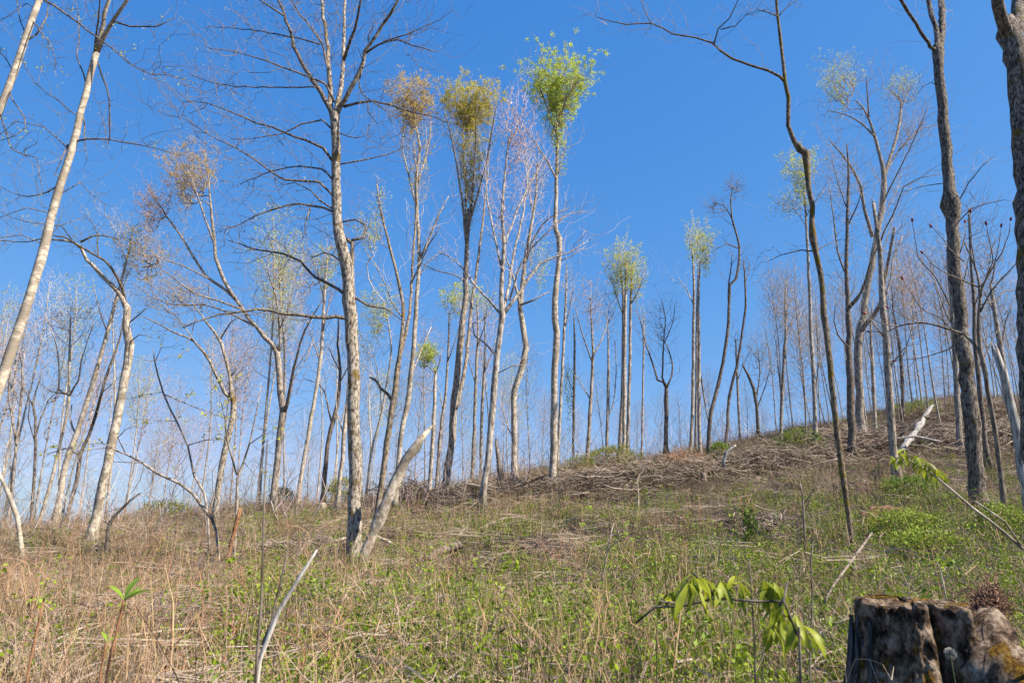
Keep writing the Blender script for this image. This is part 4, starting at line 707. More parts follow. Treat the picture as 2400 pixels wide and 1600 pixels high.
palm('low sapling with drooping yellow green hand shaped leaves left of the stump', 'buckeye_sapling', '1737,1640,5 1735,1568,5 1733,1470,4 1728,1380,4 1724,1330,3 1722,1285,2',
     '/ 1460,1430,3 1500,1410 1560,1385 1640,1370 1728,1372 1790,1390 1835,1440,3 / 1640,1368,3 1615,1345 1600,1320,2 / 1560,1385,2 1530,1370 1508,1366,1.5 / 1790,1390,3 1800,1360 1795,1330,1.5 / 1835,1440,4 1838,1568 1838,1640,6',
     [(1600, 1318, 5), (1596, 1322, 4), (1560, 1352, 4), (1512, 1362, 3), (1655, 1334, 5), (1700, 1336, 4), (1750, 1334, 5), (1778, 1336, 5), (1782, 1388, 5), (1800, 1395, 4), (1808, 1425, 5), (1840, 1434, 5), (1770, 1430, 4), (1612, 1330, 5), (1688, 1322, 4), (1765, 1350, 5), (1826, 1410, 4), (1540, 1360, 3), (1580, 1338, 5), (1630, 1345, 5), (1790, 1345, 5), (1848, 1452, 4)], 2.3, .115)
palm('light stemmed sapling with narrow bright green leaves in front of the brush at the right', 'leafy_sapling', '2385,1290,8 2352,1262,7 2308,1224,7 2270,1193,6 2233,1166,6 2190,1128,5 2154,1098,5 2130,1080,4 2100,1062,3 2070,1050,2',
     '/ 2352,1262,4 2300,1200 2240,1150,1.5', [(2070, 1048, 4), (2085, 1042, 5), (2095, 1058, 5), (2110, 1050, 5), (2118, 1066, 5), (2130, 1060, 5), (2140, 1080, 5), (2152, 1076, 5), (2165, 1088, 5), (2075, 1030, 4), (2060, 1040, 3), (2150, 1100, 4), (2100, 1045, 5), (2125, 1072, 5), (2045, 1046, 4)], 3.0, .07, 'pale')
GRN = plain('sprout_leaf', (.12, .24, .02), (.24, .34, .03), .3, .5, .5, 9)
def sprout(label, stem, tip, Y, bk='rust', n=3, size=.07):
    root, S, Ls, base, Y = traced('sprouting_stalk', label, stem, '', bk=bk, lat=0, Y=Y, cat='stalk', flare=1)
    P, s = at(*tip, Y); me = blade(1, .34, .5).mesh('leaf', GRN)
    for k in range(n):
        o = link('leaf', me, root, P - base); o.scale = [size * rng.uniform(.6, 1.1)] * 3; o.rotation_euler = (rng.normal(0, .4), -rng.uniform(.3, 1.35), rng.uniform(-1, 1) + k * 2.1)
sprout('orange stalk with a fresh green leaf at its tip close to the camera', '238,1640,6 242,1568,6 255,1500,6 264,1464,6 281,1394,6 284,1380,5', (285, 1378), 2.2, n=5, size=.1)
sprout('reddish stalk with a small green tip at the far lower left', '55,1640,6 62,1560,6 75,1492,5 92,1420,5 101,1374,4', (102, 1372), 2.3, size=.03)
sprout('short orange stalk with a pointed green tip in front of the orange leafed stalk', '225,1640,5 232,1540,5 240,1500,5 244,1475,4', (244, 1473), 2.4, size=.05, n=2)
sprout('thin straight stalk with a tan bud rising behind the stump', '2172,1365,3 2165,1330,3 2158,1305,3 2152,1290,3', (2150, 1288), 4.3, bk='pale', size=.03, n=1)
sprout('light reed with a narrow leaf below the buckeye leaves', '1862,1640,4 1860,1500,4 1866,1380,4 1862,1290,4 1868,1240,2', (1868, 1240), 2.8, bk='deadw', size=.04, n=1)

# ------------------------------------------------------------------ the stump
def stump():
    Y = 3.6; c, s = at(2094, 1384, Y); cz = c[2]; z0 = G(c[0], Y) - .1; H = cz - z0
    root = empty('tree_stump', (c[0], Y, z0), 'mossy grey cut stump with deep flutes and spreading roots at the lower right corner', 'stump')
    K, N = 300, 120; a = np.arange(K) * 2 * math.pi / K
    lob = [(-2.95, .3, .14), (-2.5, .2, .10), (-1.95, .30, .16), (-1.28, .17, .30), (-.62, .24, .10), (.1, .3, .02), (.9, .3, .06), (1.7, .35, .12), (2.6, .3, .12)]
    V = []
    for i in range(N):
        t = i / (N - 1); r = .225 + .30 * (1 - t) ** 1.5 + .02 * (1 - t)
        rr = np.full(K, r)
        for (an, wd, am) in lob:
            d = (a - an + math.pi) % (2 * math.pi) - math.pi
            rr += am * np.exp(-(d / (wd * (1.1 - .1 * t))) ** 2) * (.32 + 1.1 * (1 - t) ** 2.2)
        for (an, wd, am) in ((-1.66, .12, .20), (-.92, .1, .16), (-2.28, .08, .05), (-.2, .1, .08)):      # clefts between the flutes
            d = (a - an + math.pi) % (2 * math.pi) - math.pi; rr -= am * np.exp(-(d / wd) ** 2) * (.35 + .8 * (1 - t))
        x, y = np.cos(a) * rr, np.sin(a) * rr; zz = np.full(K, t * H)
        n = (vnoise(a * 6 + 3, zz * 9) - .5) * .03 + (np.abs(vnoise(a * 11, zz * 14, 4) - .5)) * -.03 + (vnoise(a * 30, zz * 40, 4) - .5) * .012 + (np.abs(vnoise(a * 55, zz * 30, 14) - .5)) * -.012 + (vnoise(a * 45, zz * 4, 9) - .5) * .014 * ((a > 2.6) & (a < 4.3)) ; x += np.cos(a) * n; y += np.sin(a) * n
        if i > N - 5: zz = zz + ((vnoise(np.cos(a) * 3 + 9, np.sin(a) * 3 + 9, 2) - .5) * .02 + (vnoise(a * 14, a * 0, 12) - .5) * .02) * (i - N + 5) / 4 
        V.append(np.stack([x, y, zz - .05 * (x * .4) * t], 1))
    top = V[-1]
    for f in (.93, .75, .5, .25): V.append(np.stack([top[:, 0] * f, top[:, 1] * f, top[:, 2] + .006 + (vnoise(top[:, 0] * f * 30, top[:, 1] * f * 6, 6) - .5) * .018], 1))
    V = np.array(V); M = len(V); V = V.reshape(-1, 3); i = np.arange(M - 1)[:, None] * K; j = np.arange(K)[None]; j2 = (j + 1) % K
    b = MB(); b.add(V, np.stack([i + j, i + j2, i + K + j2, i + K + j], -1).reshape(-1, 4))
    m, n, l, bs = nodes_of('stump_bark'); tc = n.new('ShaderNodeTexCoord')
    def noise(sc, det=8, vz=1, ro=.65, off=0):
        mp = n.new('ShaderNodeMapping'); mp.inputs['Scale'].default_value = (1, 1, vz); mp.inputs['Location'].default_value = (off, off, 0); l.new(tc.outputs['Object'], mp.inputs[0])
        q = n.new('ShaderNodeTexNoise'); q.inputs['Scale'].default_value = sc; q.inputs['Detail'].default_value = det; q.inputs['Roughness'].default_value = ro; l.new(mp.outputs[0], q.inputs['Vector']); return q.outputs[0]
    a1 = noise(13, 12, .8, .72); r1 = ramp(n, [(.40, (.02, .013, .009)), (.47, (.11, .07, .045)), (.54, (.30, .215, .15)), (.65, (.56, .45, .34))]); l.new(a1, r1.inputs[0])
    fine = noise(70, 8, .5); r4 = ramp(n, [(.35, (.45, .45, .45)), (.6, (1, 1, 1))]); l.new(fine, r4.inputs[0])
    mu = n.new('ShaderNodeMixRGB'); mu.blend_type = 'MULTIPLY'; mu.inputs[0].default_value = .8; l.new(r1.outputs[0], mu.inputs[1]); l.new(r4.outputs[0], mu.inputs[2])
    a2 = noise(4.2, 8, .6, .7, 3.1); r2 = ramp(n, [(.54, (0, 0, 0)), (.58, (1, 1, 1))]); l.new(a2, r2.inputs[0])
    r3 = ramp(n, [(.38, (.04, .022, .006)), (.52, (.20, .10, .012)), (.66, (.27, .2, .03))]); l.new(noise(55, 6, 1, .7, 7), r3.inputs[0])
    mx = n.new('ShaderNodeMixRGB'); l.new(r2.outputs[0], mx.inputs[0]); l.new(mu.outputs[0], mx.inputs[1]); l.new(r3.outputs[0], mx.inputs[2])
    l.new(mx.outputs[0], bs.inputs['Base Color']); bs.inputs['Roughness'].default_value = .95; bs.inputs['Specular IOR Level'].default_value = .15
    ad = n.new('ShaderNodeMath'); ad.operation = 'MULTIPLY_ADD'; l.new(a1, ad.inputs[0]); ad.inputs[1].default_value = 1.5; l.new(fine, ad.inputs[2])
    bp = n.new('ShaderNodeBump'); bp.inputs['Distance'].default_value = .03; bp.inputs['Strength'].default_value = .9; l.new(ad.outputs[0], bp.inputs['Height']); l.new(bp.outputs[0], bs.inputs['Normal'])
    link('stump_wood', b.mesh('stump_wood', m), root)
    # weathered splinters where the bark has gone, at the left
    sp = bark('splinter_grey', (.03, .025, .022), (.13, .115, .10), flake=60, vert=.06, bump=.9)
    for k in range(11):
        an = -3.75 + k * .095; rb = .36 + .08 * rng.random(); h1 = H * rng.uniform(.82, .97); b = MB(); d = np.array((math.cos(an), math.sin(an), 0))
        b.tube([d * (rb + .22) + np.array((0, 0, .0)), d * (rb + .05) + np.array((0, 0, H * .35)), d * (.31 + .02 * rng.random()) + np.array((0, 0, h1 * .7)), d * .285 + np.array((0, 0, h1))], [.03, .022, .018, .006], 5, cap=True, rough=.2)
        link('splinter', b.mesh('splinter', sp), root)
    # the buttress root at the right with its crumbling fibrous top
    q = [at(x, y, yy)[0] - np.array((c[0], Y, z0)) for x, y, yy in ((2268, 1412, 3.5), (2272, 1445, 3.44), (2284, 1500, 3.34), (2302, 1560, 3.26), (2332, 1640, 3.2), (2365, 1720, 3.15))]
    b = MB(); S = crom(np.column_stack([q, [.05, .095, .125, .15, .165, .14]]), .04); b.tube(S[:, :3] + rng.normal(0, .004, (len(S), 3)), S[:, 3] * (1 + .08 * np.sin(np.arange(len(S)) * .9)), 22, cap=True, rough=.13, lob=.12); link('buttress_root', b.mesh('buttress_root', m), root)
    fb = MB()
    for k in range(750):
        p = at(rng.normal(2272, 19), rng.normal(1396, 24), 3.62 + rng.normal(0, .05))[0] - np.array((c[0], Y, z0)); d = rng.normal(0, 1, 3); d[2] = abs(d[2]) * .8 - .2; d *= .022
        fb.tube([p, p + d + rng.normal(0, .01, 3), p + d * 1.8 + rng.normal(0, .015, 3)], [.0035, .0025, .001], 3)
    o = link('rotten_fibres', fb.mesh('rotten_fibres', plain('rotten_fibre', (.05, .022, .015), (.26, .15, .10), scale=30)), root); o['kind'] = 'stuff'
    b = MB(); S = crom(np.column_stack([[at(x, y, 3.86)[0] - np.array((c[0], Y, z0)) for x, y in ((2268, 1440), (2268, 1400), (2262, 1366))], [.09, .085, .035]]), .03); b.tube(S[:, :3], S[:, 3], 14, cap=True, rough=.3); link('crumbling_top', b.mesh('crumbling_top', plain('crumbling_wood', (.05, .025, .018), (.15, .085, .055), scale=40)), root)
stump()
# seed head in front of the stump
P, s = at(2183, 1500, 3.15); g = G(P[0], P[1]); e = empty('dandelion', (P[0], P[1], g), 'round white dandelion seed head in front of the stump', 'flower')
b = MB(); b.tube([(0.0, 0, 0), (.012, 0, (P[2] - g) * .5), (0, 0, P[2] - g)], [.003, .0028, .0022], 6); link('stem', b.mesh('stem', plain('dandelion_stem', (.3, .32, .1), (.34, .3, .14))), e)
b = MB(); v = rng.normal(size=(240, 3)); v /= np.linalg.norm(v, axis=1)[:, None]; h = np.array((0, 0, P[2] - g))
for q in v: b.tube([h + q * .003, h + q * .025], [.0004, .0012], 3)
b.leaves(h + v * .017, .006); link('seed_head', b.mesh('seed_head', plain('dandelion_seed', (.5, .47, .42), (.6, .56, .5), .3)), e)

def small_stump(px, py, w, h, label, bk='deadw'):
    Y = hit(px, py); P, s = at(px, py, Y); z = G(P[0], Y); r = w * s / 2; e = empty('small_stump', (P[0], Y, z), label, 'stump'); b = MB()
    hh = h * s; b.tube([(0, 0, -.15), (0, 0, .02), (0.01, 0, hh * .6), (.02, 0, hh)], [r * 1.5, r * 1.25, r, r * .95], 14, cap=True, rough=.08); link('wood', b.mesh('wood', BK[bk]), e)
small_stump(740, 1182, 15, 26, 'small sunlit tan stump on the slope left of the central tree', 'pale')
small_stump(700, 1163, 12, 22, 'small dark weathered stump on the ridge left of the central tree', 'dark')
small_stump(1617, 1112, 12, 24, 'small grey stump below the reddish dry shrub')
small_stump(1392, 1062, 18, 12, 'low grey stump on the ridge left of the bundle of three trunks', 'snag')

# ------------------------------------------------------------------ soil mound of the upturned root plate
def mound():
    Y = hit(2020, 1200) ; P, s = at(2020, 1190, Y); n, m = 30, 30; b = MB(); uu, vv = np.meshgrid(np.linspace(-1, 1, m), np.linspace(-1, 1, n))
    X = P[0] + uu * .75; Yy = Y + vv * .6; h = np.maximum(0, 1 - uu ** 2 - vv ** 2) ** .7; Z = ground(X, Yy) - .06 + h * .42 + (vnoise(X * 7, Yy * 7, 8) - .5) * .16 * (h > 0)
    i = np.arange(n - 1)[:, None] * m; j = np.arange(m - 1)[None]; b.add(np.stack([X - P[0], Yy - Y, Z - P[2]], -1).reshape(-1, 3), np.stack([i + j, i + j + 1, i + m + j + 1, i + m + j], -1).reshape(-1, 4))
    e = empty('soil_mound', P, 'mound of bare orange brown soil beside the slim crooked tree', 'mound'); link('soil', b.mesh('soil', plain('orange_soil', (.3, .16, .09), (.15, .08, .045), scale=14)), e)
    fb = MB()
    for k in range(160):
        a = rng.uniform(0, 6.28); q = np.array((math.cos(a) * .5 * rng.random(), math.sin(a) * .4 * rng.random(), .15)); d = np.array((rng.normal(0, .16), rng.normal(0, .16), rng.uniform(0, .22))); fb.tube([q, q + d * .5 + rng.normal(0, .03, 3), q + d], [.006, .005, .002], 3)
    o = link('root_hairs', fb.mesh('root_hairs', SM[1]), e); o['kind'] = 'stuff'
mound()

# ------------------------------------------------------------------ shrubs
def shrub(px, py, w, h, n, tw, leaf, dens, label, Y=None, lsz=.05):
    Y = Y or hit(px, py); P, s = at(px, py, Y); z = G(P[0], Y); e = empty('shrub', (P[0], Y, z), label, 'shrub'); W_, H_ = w * s / 2, h * s
    seeds = np.array([[rng.normal(0, W_ * .35), rng.normal(0, W_ * .35), -.05] for _ in range(14)]); v = rng.uniform(-1, 1, (n, 3)); A = np.stack([v[:, 0] * W_, v[:, 1] * W_, H_ * (.15 + .85 * np.abs(v[:, 2])) * (1 - .35 * v[:, 0] ** 2)], 1)
    g = A * np.array((.6, .6, 0)); g[:, 2] += H_; g /= np.linalg.norm(g, axis=1)[:, None]; ch, tips, inner = grow(seeds, A, g, tip=.003 * (1 + Y / 25), step=H_ / 5, rmax=.015)
    b = MB(); 
    for q, r in ch: b.tube(q, r, 3)
    link('twigs', b.mesh('twigs', TW[tw] if isinstance(tw, str) else tw), e)
    if leaf:
        b = MB(); k = int(n * dens * 1.8); b.leaves(tips[rng.integers(0, len(tips), k)] + rng.normal(0, .06, (k, 3)), lsz * (1 + Y / 90)); link('leaves', b.mesh('leaves', leaf, False), e)
LG = plain('shrub_leaf', (.12, .20, .03), (.28, .33, .05), .3); LD = plain('shrub_leaf_dark', (.03, .06, .015), (.06, .10, .03), .2); LO = plain('shrub_leaf_olive', (.17, .20, .04), (.30, .29, .08), .3)
RED = plain('twig_red_brown', (.28, .12, .065), (.36, .20, .11))
shrub(1575, 1090, 110, 70, 520, RED, None, 0, 'reddish brown dry thicket on the ridge below the trio of straight trees')
shrub(1655, 1070, 50, 50, 200, 'tan', LG, 8, 'green leafy shrub right of the reddish dry thicket')
shrub(1410, 1068, 110, 40, 380, 'tan', LO, 5, 'olive green scrub on the ridge below the bundle of three trunks')
shrub(1330, 1085, 70, 34, 240, 'tan', LO, 4, 'low olive scrub right of the tall green topped tree foot')
shrub(650, 1150, 50, 70, 260, 'dark', LD, 9, 'dark evergreen bush on the ridge left of the central tree', Y=31)
shrub(1840, 1045, 90, 60, 320, 'tan', LG, 6, 'green bush by the foot of the slender tree left of the slim crooked tree')
shrub(45, 1205, 80, 60, 300, 'dark', LD, 7, 'dark green bush on the ridge at the left edge')
shrub(175, 1205, 60, 50, 220, 'dark', LG, 6, 'green bush by the foot of the dark crooked trunk at the left')
shrub(380, 1172, 100, 44, 300, 'tan', LO, 5, 'thin olive bush on the ridge above the flattened branches', Y=27)
shrub(790, 1160, 70, 60, 260, 'tan', LO, 6, 'olive bush right behind the short pale trunk')
shrub(2110, 960, 100, 40, 260, 'tan', LG, 5, 'green bush on the skyline above the pale rotten trunk')
shrub(2080, 1240, 120, 60, 240, 'tan', LG, 6, 'leafy green shrub beside the soil mound', lsz=.06)
shrub(2130, 1290, 130, 70, 200, 'tan', LG, 6, 'leafy green shrub in front of the grey log, above the stump', lsz=.06)
shrub(2320, 1260, 120, 100, 240, 'tan', LG, 5, 'green shrub at the right edge under the furrowed trunk', lsz=.06)
shrub(2090, 1150, 90, 50, 200, 'tan', LG, 6, 'bright green low shrub between the straight grey tree and the big furrowed tree', lsz=.06)
shrub(1725, 1270, 24, 100, 60, 'tan', LG, 6, 'tall narrow bright green shoot right of centre', lsz=.06)

# ------------------------------------------------------------------ ground cover (instanced, nobody could count it)
def ribbon(b, P, w):
    P = np.asarray(P, float); n = len(P); d = P[-1] - P[0]; a = rng.uniform(0, 6.28); s = np.array((math.cos(a), math.sin(a), 0)); ww = np.linspace(w, w * .3, n)[:, None] * .5
    V = np.vstack([P - s * ww, P + s * ww]); b.add(V, [[i, i + 1, n + i + 1, n + i] for i in range(n - 1)])
def straw(n, h, lean, mat, w=.005, sp=.12):
    b = MB()
    for _ in range(n):
        x, y = rng.normal(0, sp, 2); a = rng.uniform(0, 6.28); L = h * rng.uniform(.4, 1.15); le = abs(rng.normal(lean, lean * .6)); t = np.linspace(0, 1, 5)
        ribbon(b, np.stack([x + math.cos(a) * L * le * t ** 1.6, y + math.sin(a) * L * le * t ** 1.6, L * t * (1 - .35 * le * t)], 1) + rng.normal(0, .012, (5, 3)) * t[:, None], w * rng.uniform(.6, 1.5))
    return b.mesh('straw', mat, False)
def weed(n, h, mat, ls, sp=.1):
    b = MB()
    for _ in range(n):
        x, y = rng.normal(0, sp, 2); L = h * rng.uniform(.4, 1.1); a = rng.uniform(0, 6.28); le = rng.uniform(.1, .7); t = np.linspace(0, 1, 4)
        P = np.stack([x + math.cos(a) * L * le * t, y + math.sin(a) * L * le * t, L * t], 1); ribbon(b, P, .004)
        for q in range(int(rng.integers(4, 9))):
            i = rng.uniform(.25, 1); p = P[0] * (1 - i) + P[-1] * i; b.leaves([p + rng.normal(0, .012, 3) for _ in range(2)], ls)
    return b.mesh('weed', mat, False)
def litter(n, L, r, mat, sp=.35, hgt=.08):
    b = MB()
    for _ in range(n):
        p = np.array((rng.normal(0, sp), rng.normal(0, sp), rng.uniform(0, hgt))); a = rng.uniform(0, 6.28); l_ = L * rng.uniform(.3, 1.2); d = np.array((math.cos(a), math.sin(a), rng.normal(.08, .2))) * l_ / 2
        b.tube([p - d, p + rng.normal(0, .02, 3), p + d * .6 + rng.normal(0, .02, 3), p + d], [r, r * .8, r * .6, r * .3], 3)
    return b.mesh('litter', mat, False)
def deadleaf(n, mat, s=.05, sp=.22):
    b = MB(); b.leaves(np.stack([rng.normal(0, sp, n), rng.normal(0, sp, n), rng.uniform(.0, .05, n)], 1), s); return b.mesh('deadleaf', mat, False)
def cane(L, mat, lm=None):
    b = MB(); t = np.linspace(0, 1, 9); hh = L * rng.uniform(.35, .7); P = np.stack([L * t * .8, np.sin(t * 3) * .06, hh * np.sin(math.pi * np.clip(t * rng.uniform(.6, 1), 0, 1))], 1) + rng.normal(0, .012, (9, 3)); P[0, 2] = -.03; b.tube(P, np.linspace(.0028, .001, 9), 3)
    for i in range(2, 9, 2): d = rng.normal(0, .1, 3); b.tube([P[i], P[i] + d * .6, P[i] + d * 1.3], [.0018, .0014, .0008], 3)
    return b.mesh('cane', mat, False)
def stalk(L, mat):
    b = MB(); t = np.linspace(0, 1, 5); le = rng.uniform(0, .35); P = np.stack([L * le * t ** 1.5, 0 * t, L * t], 1) + rng.normal(0, .01, (5, 3)) * t[:, None]; b.tube(P, np.linspace(.0042, .002, 5), 3)
    for _ in range(4):
        i = rng.uniform(.4, 1); p = np.array((L * le * i ** 1.5, 0, L * i)); d = np.array((rng.normal(0, .08), rng.normal(0, .08), .12)); b.tube([p, p + d], [.0018, .001], 3)
    return b.mesh('stalk', mat, False)
M_straw = plain('straw', (.48, .33, .17), (.06, .033, .016), 0, .7, .6, 14); M_straw2 = plain('straw_pinkish', (.06, .03, .018), (.46, .30, .185), 0, .7, .6, 14); M_olive = plain('grass_olive', (.05, .075, .012), (.25, .26, .06), .15, .7, .5, 14)
M_weed = plain('weed_leaf', (.05, .10, .008), (.21, .30, .02), .25, .55, .5, 14); M_weed2 = plain('weed_leaf_yellow', (.32, .40, .02), (.08, .15, .01), .3, .55, .5, 14); M_dl = plain('dead_leaf', (.24, .15, .09), (.4, .29, .2)); M_cane = plain('bramble_cane', (.27, .15, .085), (.40, .27, .17)); M_canep = plain('bramble_cane_pale', (.30, .21, .15), (.44, .35, .27))
def scatter(name, label, protos, P, rot, scl, idx):
    """points in a mesh; geometry nodes put one clump on each"""
    me = bpy.data.meshes.new(name); me.vertices.add(len(P)); me.vertices.foreach_set('co', np.asarray(P, np.float32).ravel())
    for nm, ty, ar in (('rot', 'FLOAT_VECTOR', rot), ('scl', 'FLOAT', scl), ('idx', 'INT', idx)):
        at_ = me.attributes.new(nm, ty, 'POINT'); at_.data.foreach_set('vector' if ty == 'FLOAT_VECTOR' else 'value', np.asarray(ar, np.float32 if ty != 'INT' else np.int32).ravel())
    o = link(name, me); o['kind'] = 'stuff'; o['label'] = label
    c = bpy.data.collections.new(name + '_clumps')
    for k, q in enumerate(protos): c.objects.link(bpy.data.objects.new(f'{name}_clump_{k:02d}', q))
    ng = bpy.data.node_groups.new(name, 'GeometryNodeTree'); ng.interface.new_socket('Geometry', in_out='INPUT', socket_type='NodeSocketGeometry'); ng.interface.new_socket('Geometry', in_out='OUTPUT', socket_type='NodeSocketGeometry')
    n, l = ng.nodes, ng.links; gi, go = n.new('NodeGroupInput'), n.new('NodeGroupOutput'); iop = n.new('GeometryNodeInstanceOnPoints'); ci = n.new('GeometryNodeCollectionInfo')
    ci.inputs['Collection'].default_value = c; ci.inputs['Separate Children'].default_value = True; ci.inputs['Reset Children'].default_value = True
    def attr(nm, ty):
        q = n.new('GeometryNodeInputNamedAttribute'); q.data_type = ty; q.inputs['Name'].default_value = nm; return q.outputs['Attribute']
    m2p = n.new('GeometryNodeMeshToPoints'); l.new(gi.outputs[0], m2p.inputs['Mesh']); l.new(m2p.outputs[0], iop.inputs['Points'])
    l.new(ci.outputs[0], iop.inputs['Instance']); iop.inputs['Pick Instance'].default_value = True; l.new(attr('idx', 'INT'), iop.inputs['Instance Index'])
    e2r = n.new('FunctionNodeEulerToRotation'); l.new(attr('rot', 'FLOAT_VECTOR'), e2r.inputs[0]); l.new(e2r.outputs[0], iop.inputs['Rotation']); l.new(attr('scl', 'FLOAT'), iop.inputs['Scale'])
    l.new(iop.outputs[0], go.inputs[0]); md = o.modifiers.new('clumps', 'NODES'); md.node_group = ng
    return o
def points(n, near=3, far=64, power=1.3, keep=None):
    """denser close by; spread wider than the view"""
    u = rng.uniform(0, 1, n); y = (near ** (2 - power) + u * (far ** (2 - power) - near ** (2 - power))) ** (1 / (2 - power)); x = rng.uniform(-1, 1, n) * (y * .88 + 2)
    if keep is not None: k = keep(x, y); x, y = x[k], y[k]
    # nothing grows through the stump
    c = (x - 2.15) ** 2 + (y - 3.6) ** 2 > .5 ** 2; x, y = x[c], y[c]
    D = np.interp(x / y, _u, RD); k = y < D + 3; x, y = x[k], y[k]
    return np.stack([x, y, ground(x, y) - .015], 1)
def rnd(P, tilt, s0, s1, idx):
    n = len(P); return np.stack([rng.normal(0, tilt, n), rng.normal(0, tilt, n), rng.uniform(0, 6.28, n)], 1), rng.uniform(s0, s1, n), rng.integers(0, idx, n)
def fbm(x, y, s, seed): return np.clip(.5 + 1.5 * ((vnoise(x / s, y / s, seed) * .6 + vnoise(x / s * 2.3, y / s * 2.3, seed + 1) * .4) - .5), 0, 1)
def green(x, y):
    u = x / np.maximum(y, 2); g = fbm(x, y, 1.3, 21) * .65 + fbm(x, y, .38, 31) * .4 - .06
    g += .42 * np.exp(-((u + .08) / .34) ** 2 - ((y - 8) / 3.8) ** 2) + .3 * np.exp(-((u - .62) / .22) ** 2) * (y < 22) + .12 * (u > .1) * (y < 18) - .22 * (u < -.4) * (y > 5) - .25 * np.clip((y - 20) / 12, 0, 1)
    return g
def straw_keep(x, y): return (rng.random(len(x)) > np.clip(green(x, y) - .4, 0, .7)) & ((fbm(x, y, .6, 61) > .3) | (rng.random(len(x)) < .25))
P = points(40000, keep=straw_keep); g = green(P[:, 0], P[:, 1])
pr = [straw(13, .42, .5, M_straw, .006), straw(11, .55, .6, M_straw2, .006), straw(14, .36, .9, M_straw, .006), straw(9, .75, .35, M_straw, .006), straw(12, .34, .45, M_olive, .006), straw(10, .46, .35, M_olive, .006)]
r_, s_, i_ = rnd(P, .14, .6, 1.15, 4); s_ = s_ * (.5 + 1.05 * fbm(P[:, 0], P[:, 1], .8, 51)); i_ = np.where((rng.random(len(P)) < np.clip(g - .15, .12, .8)), rng.integers(4, 6, len(P)), i_)
scatter('dry_grass', 'dry tan and olive grass covering the slope', pr, P, r_, s_, i_)
P = points(60000, keep=lambda x, y: rng.random(len(x)) < np.clip((green(x, y) - .47) * 5, .03, .95))
pr = [weed(6, .28, M_weed, .036), weed(5, .36, M_weed2, .038), weed(7, .2, M_weed, .034), weed(4, .5, M_weed2, .036)]
scatter('green_weeds', 'low green leafy weeds and brambles among the dry grass', pr, P, *rnd(P, .15, .6, 1.2, 4))
P = points(20000, power=1.2); pr = [litter(9, .6, .006, SM[0], hgt=.22), litter(9, .5, .005, SM[1], hgt=.25), litter(7, .9, .009, SM[0], hgt=.25), litter(12, .35, .004, M_canep, hgt=.3)]
scatter('twig_litter', 'dead twigs strewn over the ground', pr, P, *rnd(P, .12, .6, 1.2, 4))
P = points(15000, far=40, power=1.5); scatter('fallen_leaves', 'brown fallen leaves on the ground', [deadleaf(14, M_dl), deadleaf(12, M_straw2, .04)], P, *rnd(P, .1, .7, 1.2, 2))
P = points(6000, far=45, power=1.5, keep=lambda x, y: rng.random(len(x)) < np.where(x / y < -.25, 1, .5)); pr = [cane(1.4, M_cane), cane(1.0, M_canep), cane(1.7, M_canep), cane(1.2, M_cane), cane(1.5, M_canep)]
scatter('bramble_canes', 'arching dry bramble canes', pr, P, *rnd(P, .15, .35, .85, 5))
P = points(7500, far=50, power=1.3, near=4.4); pr = [stalk(.9, M_straw), stalk(.7, M_canep), stalk(1.1, M_cane), stalk(.8, M_olive)]
scatter('dry_stalks', 'upright dry weed stalks standing in the grass', pr, P, *rnd(P, .1, .45, 1.0, 4))

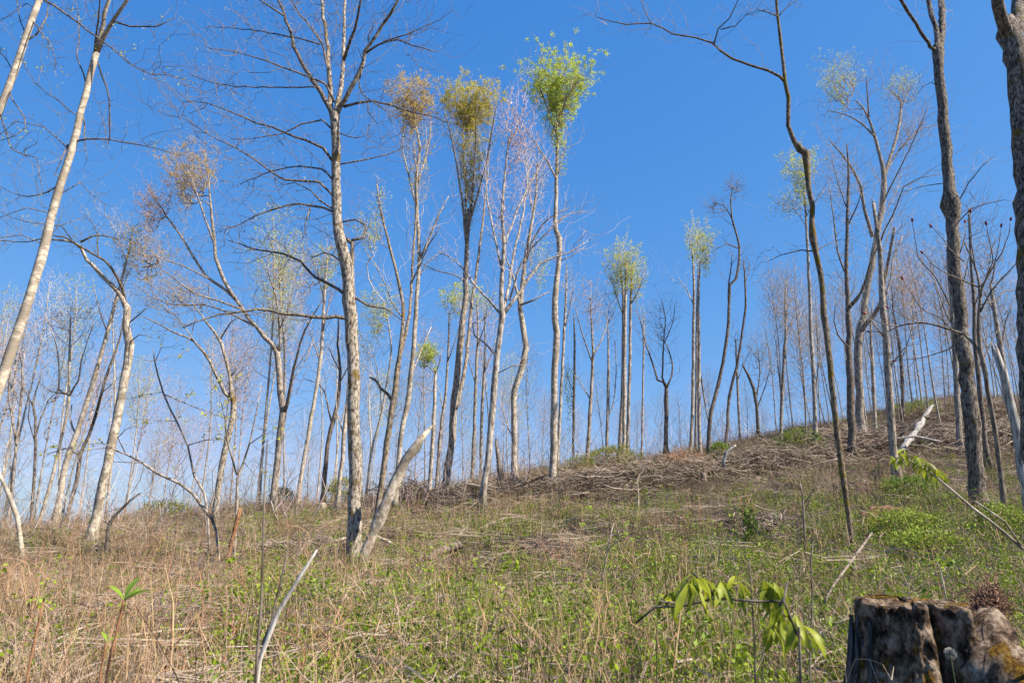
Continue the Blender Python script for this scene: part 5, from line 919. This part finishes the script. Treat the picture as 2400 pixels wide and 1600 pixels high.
# bare whips and saplings along and behind the ridge
def whip(h, mat):
    b = MB(); n = 26; W_ = h * .28; seeds = np.array([[rng.normal(0, .12), rng.normal(0, .12), -.1] for _ in range(3)]); v = rng.uniform(-1, 1, (n, 3)); A = np.stack([v[:, 0] * W_, v[:, 1] * W_, h * (.2 + .8 * np.abs(v[:, 2]))], 1)
    g = np.tile([(0, 0, 1.)], (n, 1)); ch, tips, inner = grow(seeds, A, g, tip=.0035, step=.3, rmax=.014)
    for q, r in ch: b.tube(q, r, 3)
    return b.mesh('whip', mat)
u = rng.uniform(-.8, .8, 900); D = np.interp(u, _u, RD); y = D + rng.uniform(-6, 26, 900); x = u * y; P = np.stack([x, y, ground(x, y)], 1)
scatter('bare_underbrush', 'bare thin whips and suckers growing along the ridge', [whip(2.2, TW['grey']), whip(3.2, TW['dark']), whip(1.6, TW['tan']), whip(2.8, TW['pink']), whip(3.8, TW['pale'])], P, *rnd(P, .12, .5, 1.1, 5))

# taller tangle: leafless bushy stems, leafy shoots, long dead stems
def bush(h, w, n, mat, leaf=None, nl=0, ls=.04):
    b = MB(); seeds = np.array([[rng.normal(0, .08), rng.normal(0, .08), -.05] for _ in range(5)]); v = rng.uniform(-1, 1, (n, 3)); A = np.stack([v[:, 0] * w, v[:, 1] * w, h * (.15 + .85 * np.abs(v[:, 2]))], 1)
    g = A * np.array((.5, .5, 0)); g[:, 2] += h * .8; g /= np.linalg.norm(g, axis=1)[:, None]; ch, tips, inner = grow(seeds, A, g, tip=.0022, step=.16, rmax=.007, wig=.16)
    for q, r in ch: b.tube(q, r, 3)
    nb = sum(len(q) for q in b.Q)
    if leaf: b.leaves(tips[rng.integers(0, len(tips), nl)] + rng.normal(0, .03, (nl, 3)), ls)
    me = b.mesh('bush', [mat, leaf] if leaf else mat, False)
    if leaf:
        mi = np.zeros(len(me.polygons), np.int32); mi[nb:] = 1; me.polygons.foreach_set('material_index', mi)
    return me
P = points(2300, far=52, power=1.25, near=5, keep=lambda x, y: rng.random(len(x)) < np.where(x / y < -.1, 1, .6))
scatter('dead_bushes', 'knee high tangles of bare brown stems', [bush(.7, .4, 46, M_cane), bush(.9, .35, 44, M_canep), bush(.55, .5, 50, M_straw2), bush(1.1, .3, 36, M_cane), bush(.8, .5, 50, RED)], P, *rnd(P, .12, .55, 1.1, 5))
P = points(2600, far=44, power=1.25, near=5, keep=lambda x, y: rng.random(len(x)) < np.clip((green(x, y) - .4) * 2.6, .05, 1))
scatter('leafy_shoots', 'knee high leafy green shoots and brambles', [bush(.6, .3, 26, M_cane, M_weed2, 80), bush(.8, .25, 24, M_canep, M_weed2, 70, .045), bush(.5, .4, 30, M_cane, M_weed, 110, .035), bush(1.0, .22, 22, M_canep, M_weed2, 60, .045)], P, *rnd(P, .12, .5, 1.05, 4))
